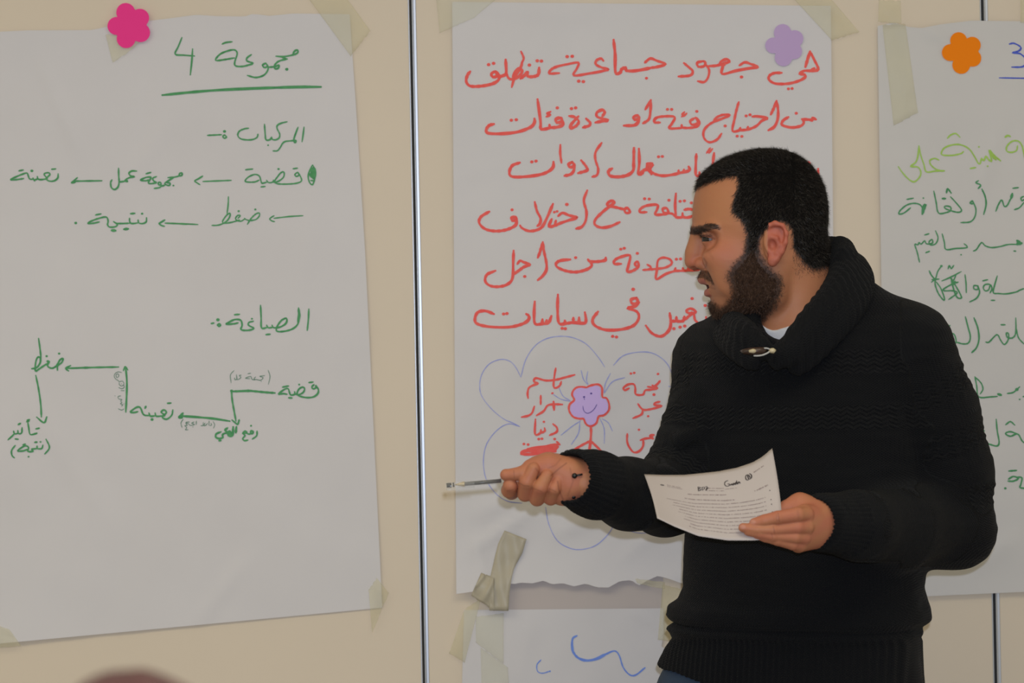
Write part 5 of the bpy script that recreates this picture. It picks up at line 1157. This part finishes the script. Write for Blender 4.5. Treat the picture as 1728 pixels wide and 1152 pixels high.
# --- white T-shirt seen in the collar opening ---
TV = Vol((W(1215, 640, -.5)[0], -.60, W(1340, 640, -.5)[2]), (W(1450, 500, -.4)[0], -.33, W(1340, 500, -.5)[2]), 0.0025)
TV.cone(H(1344, 500), H(1346, 570), .0590, .0595, 0.01); TV.cone(H(1346, 570), H(1352, 660), .0595, .085, 0.01)
TV.chain([H(1308, 500, .050), H(1296, 568, .028)], [0.0135, 0.0135], 0.014); TV.ell(H(1281, 545, 0), (0.013, 0.015, 0.020), 0.012)
sl, X_, Y_, Z_ = TV.sub(TV.lo, TV.lo + TV.h * TV.n)
k_ = F_PX / (Y_ - CAM_Y); px_ = 864 + k_ * (X_ * R_.x + (Z_ - CAM_Z) * R_.z); py_ = 576 - k_ * (X_ * U_.x + (Z_ - CAM_Z) * U_.z)
TV.F[sl] = np.maximum(TV.F[sl], (((557 - 0.020 * (px_ - 1308) ** 2 * (px_ < 1308) - 0.30 * np.maximum(px_ - 1308, 0)) - py_) * PX).astype(np.float32))
tp, tq = TV.mesh(); del TV
M_TEE = mat('white_cotton', (0.62, 0.62, 0.66), 0.85)
tee = mesh_obj('t_shirt', relax(tp, tq, 2), tq, M_TEE); adopt(tee, person); tee['label'] = 'white T-shirt'

# --- jeans and shoes (mostly below the frame) ---
M_JEAN = noisy(mat('dark_blue_denim', (0.022, 0.040, 0.075), 0.85), (0.035, 0.06, 0.10), 40, 0.8, 0.3, 500)
JV = Vol((W(1040, 900, -.45)[0], -.70, 0.05), (W(1640, 900, -.45)[0], -.24, 1.075), 0.007)
hipL, hipR = W(1435, 1190, -.47), W(1222, 1190, -.43)
JV.cone(W(1225, 1175, -.43), W(1445, 1175, -.47), .088, .088, 0.02)
JV.chain([hipR + (0, 0, -.03), (hipR[0] - .035, -.46, .52), (hipR[0] - .04, -.42, .09)], [.090, .066, .050], 0.03)
JV.chain([hipL + (0, 0, -.03), (hipL[0] + .03, -.48, .52), (hipL[0] + .04, -.44, .09)], [.090, .066, .050], 0.03)
JV.ell(W(1165, 1180, -.44), (.048, .06, .055), 0.02)
jp, jq = JV.mesh(); del JV
jn = vnormals(jp, jq); jp = jp + jn * (0.003 * sines(jp * np.array((1, 1, .7)), .07, 6, 5))[:, None]
jeans = mesh_obj('jeans', jp, jq, M_JEAN); adopt(jeans, person)
M_SHOE = mat('black_leather', (0.01, 0.01, 0.01), 0.4)
for hx_, fy in ((hipR[0] - .045, -.44), (hipL[0] + .045, -.46)):
    FV = Vol((hx_ - .07, fy - .24, -.01), (hx_ + .07, fy + .12, .14), 0.005)
    FV.chain([(hx_, fy + .02, .045), (hx_ - .01, fy - .09, .038), (hx_ - .015, fy - .17, .030)], [.044, .042, .032], .02)
    FV.chain([(hx_, fy, .05), (hx_, fy, .10)], [.044, .042], .02)
    sl, X_, Y_, Z_ = FV.sub(FV.lo, FV.lo + FV.h * FV.n); FV.F[sl] = np.maximum(FV.F[sl], (0.001 - Z_).astype(np.float32))
    p, q = FV.mesh(); o = mesh_obj('shoe', relax(p, q, 1), q, M_SHOE); adopt(o, person)

# --- black bead bracelet at the wrist ---
M_BEAD = mat('black_bead', (0.006, 0.006, 0.007), 0.35)
wc = A(988, 812, .016); ax = Vector(A(1035, 822, .015) - A(930, 803, .018)).normalized(); e1 = ax.cross(Vector((0, 1, 0))).normalized(); e2 = ax.cross(e1)
ringp = [np.array(Vector(wc) + (e1 * math.cos(2 * math.pi * k / 28) * .0285 + e2 * math.sin(2 * math.pi * k / 28) * .0285)) for k in range(29)]
br = mesh_obj('bracelet', *tube(ringp, .0011, 8, False), M_BEAD); adopt(br, person); br['label'] = 'thin black cord bracelet with beads'
def ball(c, r, n=10):
    V = []; Fc = []
    for j in range(n + 1):
        th = math.pi * j / n
        for i in range(2 * n): f = math.pi * i / n; V.append((c[0] + r * math.sin(th) * math.cos(f), c[1] + r * math.sin(th) * math.sin(f), c[2] + r * math.cos(th)))
    for j in range(n):
        for i in range(2 * n): Fc.append((j * 2 * n + i, j * 2 * n + (i + 1) % (2 * n), (j + 1) * 2 * n + (i + 1) % (2 * n), (j + 1) * 2 * n + i))
    return V, Fc
for px, py, d, r in ((969.5, 802.5, -.0165, .0036), (968, 838, -.0085, .0030)):
    o = mesh_obj('bead', *ball(A(px, py, d), r), M_BEAD); child2(o, br)
o = mesh_obj('bead_cord', *tube([A(969.5, 802.5, -.0170), A(983, 800, -.0165)], .0013, 8), M_BEAD); child2(o, br)

# ------------------------------------------------------------------ clear ballpoint pen in his hand
pen = empty('pen', tuple(A(800, 816, 0))); tag(pen, 'clear plastic ballpoint pen with black refill and brass nib, held in his fist', 'pen')
M_CLEAR = mat('clear_plastic', (0.93, 0.92, 0.88), 0.08); bb = M_CLEAR.node_tree.nodes['Principled BSDF']; bb.inputs['Transmission Weight'].default_value = 0.0; bb.inputs['Alpha'].default_value = 0.14; bb.inputs['Specular IOR Level'].default_value = 0.7
M_REFILL = mat('black_refill', (0.012, 0.008, 0.007), 0.3); M_BRASS = mat('brass_nib', (0.62, 0.47, 0.22), 0.3, Metallic=0.7)
def pp(px, off=0.0, d=0.0):   # along the pen axis
    return A(px, 819.0 - (px - 752) * 0.086 + off, -0.004 + d + (px - 752) * 0.00003)
def part(name, vf, m, par=pen):
    o = mesh_obj(name, *vf, m); adopt(o, par) if par is pen else child2(o, par); return o
part('barrel', tube([pp(770), pp(772), pp(846)], [.0022, .0040, .0040], 20), M_CLEAR)
part('refill', tube([pp(783), pp(846)], [.0026, .0026], 14), M_REFILL)
part('nib', tube([pp(768), pp(771), pp(782), pp(784)], [.0006, .0012, .0034, .0034], 18), M_BRASS)
cap = part('cap', tube([pp(752.6, 1.5), pp(755, 1.5), pp(800.5, 1.5)], [.0046, .0050, .0050], 20, True), M_CLEAR)
part('cap_plug', tube([pp(753.5), pp(762)], [.0030, .0030], 16), M_REFILL, cap); part('cap_ring', tube([pp(763.8), pp(766.8)], [.0030, .0030], 16), M_REFILL, cap)
part('clip', tube([pp(753, 6), pp(757, 7.5), pp(800, 7)], [.0012, .0014, .0012], 8), M_CLEAR, cap)
part('barrel_end', tube([pp(846), pp(905)], [.0040, .0040], 16), M_CLEAR)

# ------------------------------------------------------------------ printed sheet of paper in his other hand
TLc, TRc, BRc, BLc = (1087, 800), (1303, 756), (1319, 905), (1109, 874)
def Dpt(u, v, lift=0.0):
    """u left-right, v top-bottom over the sheet"""
    top = np.array([np.interp(u, [0, .14, .3, .45, .58, .72, .85, .93, 1], [1087, 1120, 1154, 1185, 1212, 1243, 1270, 1287, 1303]), np.interp(u, [0, .14, .3, .45, .58, .72, .85, .93, 1], [800, 801, 801, 798, 795, 789, 780, 770, 756])])
    bot = np.array([np.interp(u, [0, .15, .35, .6, .8, 1], [1109, 1138, 1178, 1228, 1272, 1322]), np.interp(u, [0, .15, .35, .6, .8, 1], [874, 888, 904, 911.5, 911.5, 907])])
    lx = 1087 + 22 * v + 2 * math.sin(math.pi * v); rx = 1303 + 19 * v + 2.5 * math.sin(math.pi * v)
    p = top * (1 - v) + bot * v
    p[0] += (2 * math.sin(math.pi * v)) * (1 - u) + 3.0 * math.sin(math.pi * v) * u
    y = -0.700 - 0.094 * v ** 0.9 - 0.012 * math.sin(math.pi * u) * (1 - v) + 0.012 * (u - 0.5) 
    return W(p[0], p[1], min(y, -0.60) - lift)
doc = empty('printed_page', tuple(Dpt(0.5, 0.5))); tag(doc, 'white printed page with small logos across its top, held in front of the sweater', 'paper')
def dsurf(f, nu=36, nv=20): 
    V = [f(i / nu, j / nv) for j in range(nv + 1) for i in range(nu + 1)]; Fc = [(j * (nu + 1) + i, (j + 1) * (nu + 1) + i, (j + 1) * (nu + 1) + i + 1, j * (nu + 1) + i + 1) for j in range(nv) for i in range(nu)]; return V, Fc
M_DOC = mat('office_paper', (0.52, 0.455, 0.43), 0.6)
o = mesh_obj('page', *dsurf(Dpt), M_DOC); adopt(o, doc); md = o.modifiers.new('thick', 'SOLIDIFY'); md.thickness = 0.00012; md.offset = -1
M_PRINT = mat('printed_text', (0.27, 0.20, 0.185), 0.7); M_PRINTD = mat('dark_printed_logo', (0.04, 0.03, 0.03), 0.6)
def dline(u0, v0, u1, v1, h, seed, dash=True):
    """one row of printed words as small bars of uneven height"""
    r = np.random.default_rng(seed); V = []; Fc = []; u = u0
    while u < u1:
        w = r.uniform(.004, .012) if dash else (u1 - u0); 
        for a, b_ in ((u, min(u + w, u1)),):
            hh = h * r.uniform(.55, 1.0); t0 = (a - u0) / (u1 - u0); t1 = (b_ - u0) / (u1 - u0)
            va = v0 + (v1 - v0) * t0; vb = v0 + (v1 - v0) * t1; k = len(V)
            V += [Dpt(a, va - hh / 2, .0006), Dpt(b_, vb - hh / 2, .0006), Dpt(b_, vb + hh / 2, .0006), Dpt(a, va + hh / 2, .0006)]; Fc.append((k, k + 3, k + 2, k + 1))
        u += w + (r.uniform(.001, .004) if r.random() < .8 else .010)
    return V, Fc
rows_ = [(.30, .325, .62, .345, .014), (.27, .405, .67, .43, .014), (.83, .36, .93, .345, .016)]
for k, (u0, v0, u1, v1, h) in enumerate(rows_): adopt(mesh_obj('text_line', *dline(u0, v0, u1, v1, h, k), M_PRINT, None, False), doc)
for k in range(9):
    u0 = .12 + .02 * k + (0.03 if k % 2 else 0); v = .47 + .052 * k
    adopt(mesh_obj('text_line', *dline(u0, v, .90 if k not in (3, 6) else .90, v - .0 + .01, .010, 20 + k), M_PRINT, None, False), doc)
class DocSheet(Sheet):
    def __init__(s, ob): s.ob = ob
    def at(s, px, py, up=0.0):      # px,py are page coordinates in thousandths
        return Dpt(px / 1000, py / 1000, .0006 + up)
ds = DocSheet(None)
def logo(name, strokes, m, label=None):
    V, Fc = ds.ribbon(strokes, 0.0); o = mesh_obj(name, V, Fc, m, None, False); adopt(o, doc); 
    if label: o['label'] = label
logo('logo', [([(u_, v_ + 0.0) for u_, v_ in q], w, False) for q, w in (([(395, 205), (393, 275)], 6), ([(396, 208), (415, 220), (398, 238), (418, 252), (396, 272)], 6), ([(425, 215), (428, 270)], 5), ([(425, 225), (440, 215), (448, 235), (432, 250)], 6), ([(450, 215), (470, 212), (452, 268), (478, 225)], 6))], M_PRINTD)
logo('logo', [(q, w, False) for q, w in (([(640, 150), (618, 165), (612, 200), (625, 228), (645, 222), (646, 200), (634, 200)], 7), ([(655, 222), (665, 205), (672, 225), (682, 200), (690, 222), (700, 190), (706, 220), (715, 200), (722, 195), (728, 215)], 11), ([(704, 170), (706, 215)], 6))], M_PRINTD)
logo('logo', [(q, w, False) for q, w in (([(790, 130), (778, 150), (780, 190), (795, 200)], 9), ([(798, 130), (796, 165), (800, 195)], 9), ([(812, 125), (824, 150), (820, 185), (806, 195)], 9), ([(806, 140), (810, 180)], 8))], M_PRINTD)
logo('logo', [(q, w, False) for q, w in (([(96, 205), (108, 196), (120, 204), (112, 214), (98, 212)], 7),)], M_PRINTD)
for k, (u0, v0, u1, v1, h) in enumerate([(.145, .195, .25, .225, .010), (.145, .222, .265, .250, .008), (.47, .235, .60, .250, .010), (.455, .270, .60, .285, .008), (.61, .265, .70, .270, .006), (.845, .125, .925, .105, .014)]):
    adopt(mesh_obj('text_line', *dline(u0, v0, u1, v1, h, 50 + k), M_PRINT, None, False), doc)
for k, v in enumerate((.42, .53, .585, .68, .73)): adopt(mesh_obj('bullet', *dline(.935, v, .941, v, .014, 90 + k, False), M_PRINTD, None, False), doc)

# ------------------------------------------------------------------ out-of-focus listener in the foreground (only the crown shows)
lis = empty('person', (W(235, 1140, -2.9)[0], -2.9, 0)); tag(lis, 'blurred crown of a seated listener with dark reddish hair at the bottom left edge', 'person')
hc = W(224, 1129, -2.9); lx0, lz0 = hc[0], hc[2]
GV = Vol((lx0 - .33, -3.35, 0.0), (lx0 + .33, -2.6, lz0 + .03), 0.012)
GV.ell((lx0, -2.9, lz0 - .128), (.073, .090, .100), .02); GV.cone((lx0, -2.92, lz0 - .18), (lx0, -2.93, lz0 - .30), .055, .06, .03)
GV.cone((lx0 - .15, -2.93, lz0 - .36), (lx0 + .15, -2.93, lz0 - .36), .065, .065, .04); GV.chain([(lx0, -2.93, lz0 - .40), (lx0, -2.95, .50)], [.13, .15], .05)
for s in (1, -1):
    GV.chain([(lx0 + s * .17, -2.93, lz0 - .38), (lx0 + s * .21, -2.92, lz0 - .65), (lx0 + s * .12, -2.70, lz0 - .70)], [.055, .045, .035], .03)
    GV.chain([(lx0 + s * .09, -2.97, .50), (lx0 + s * .11, -2.72, .50)], [.085, .07], .03)
    GV.chain([(lx0 + s * .11, -2.72, .50), (lx0 + s * .11, -2.72, .06), (lx0 + s * .11, -2.66, .045)], [.065, .045, .045], .03)
gp, gq = GV.mesh(); del GV
M_LSK = mat('listener_skin', (0.5, 0.25, 0.16), 0.5); M_LCL = mat('maroon_cloth', (0.10, 0.02, 0.025), 0.9); M_LH = noisy(mat('dark_reddish_hair', (0.085, 0.022, 0.019), 0.6), (0.12, 0.03, 0.025), 60)
lb = mesh_obj('body', relax(gp, gq, 1), gq, M_LSK); adopt(lb, lis)
lb.data.materials.append(M_LCL); me_ = lb.data
for p in me_.polygons:
    if p.center.z < lz0 - .29: p.material_index = 1
KV = Vol((lx0 - .12, -3.05, lz0 - .24), (lx0 + .12, -2.75, lz0 + .02), 0.006)
KV.ell((lx0, -2.905, lz0 - .128), (.084, .100, .108), .02); KV.ell((lx0, -2.92, lz0 - .040), (.042, .050, .040), .035); KV.ell((lx0, -2.78, lz0 - .16), (.07, .07, .08), .02, 'sub')
kp, kq = KV.mesh(); del KV
kp = kp + vnormals(kp, kq) * (.003 * sines(kp, .03, 6, 5))[:, None]
adopt(mesh_obj('hair', kp, kq, M_LH), lis)
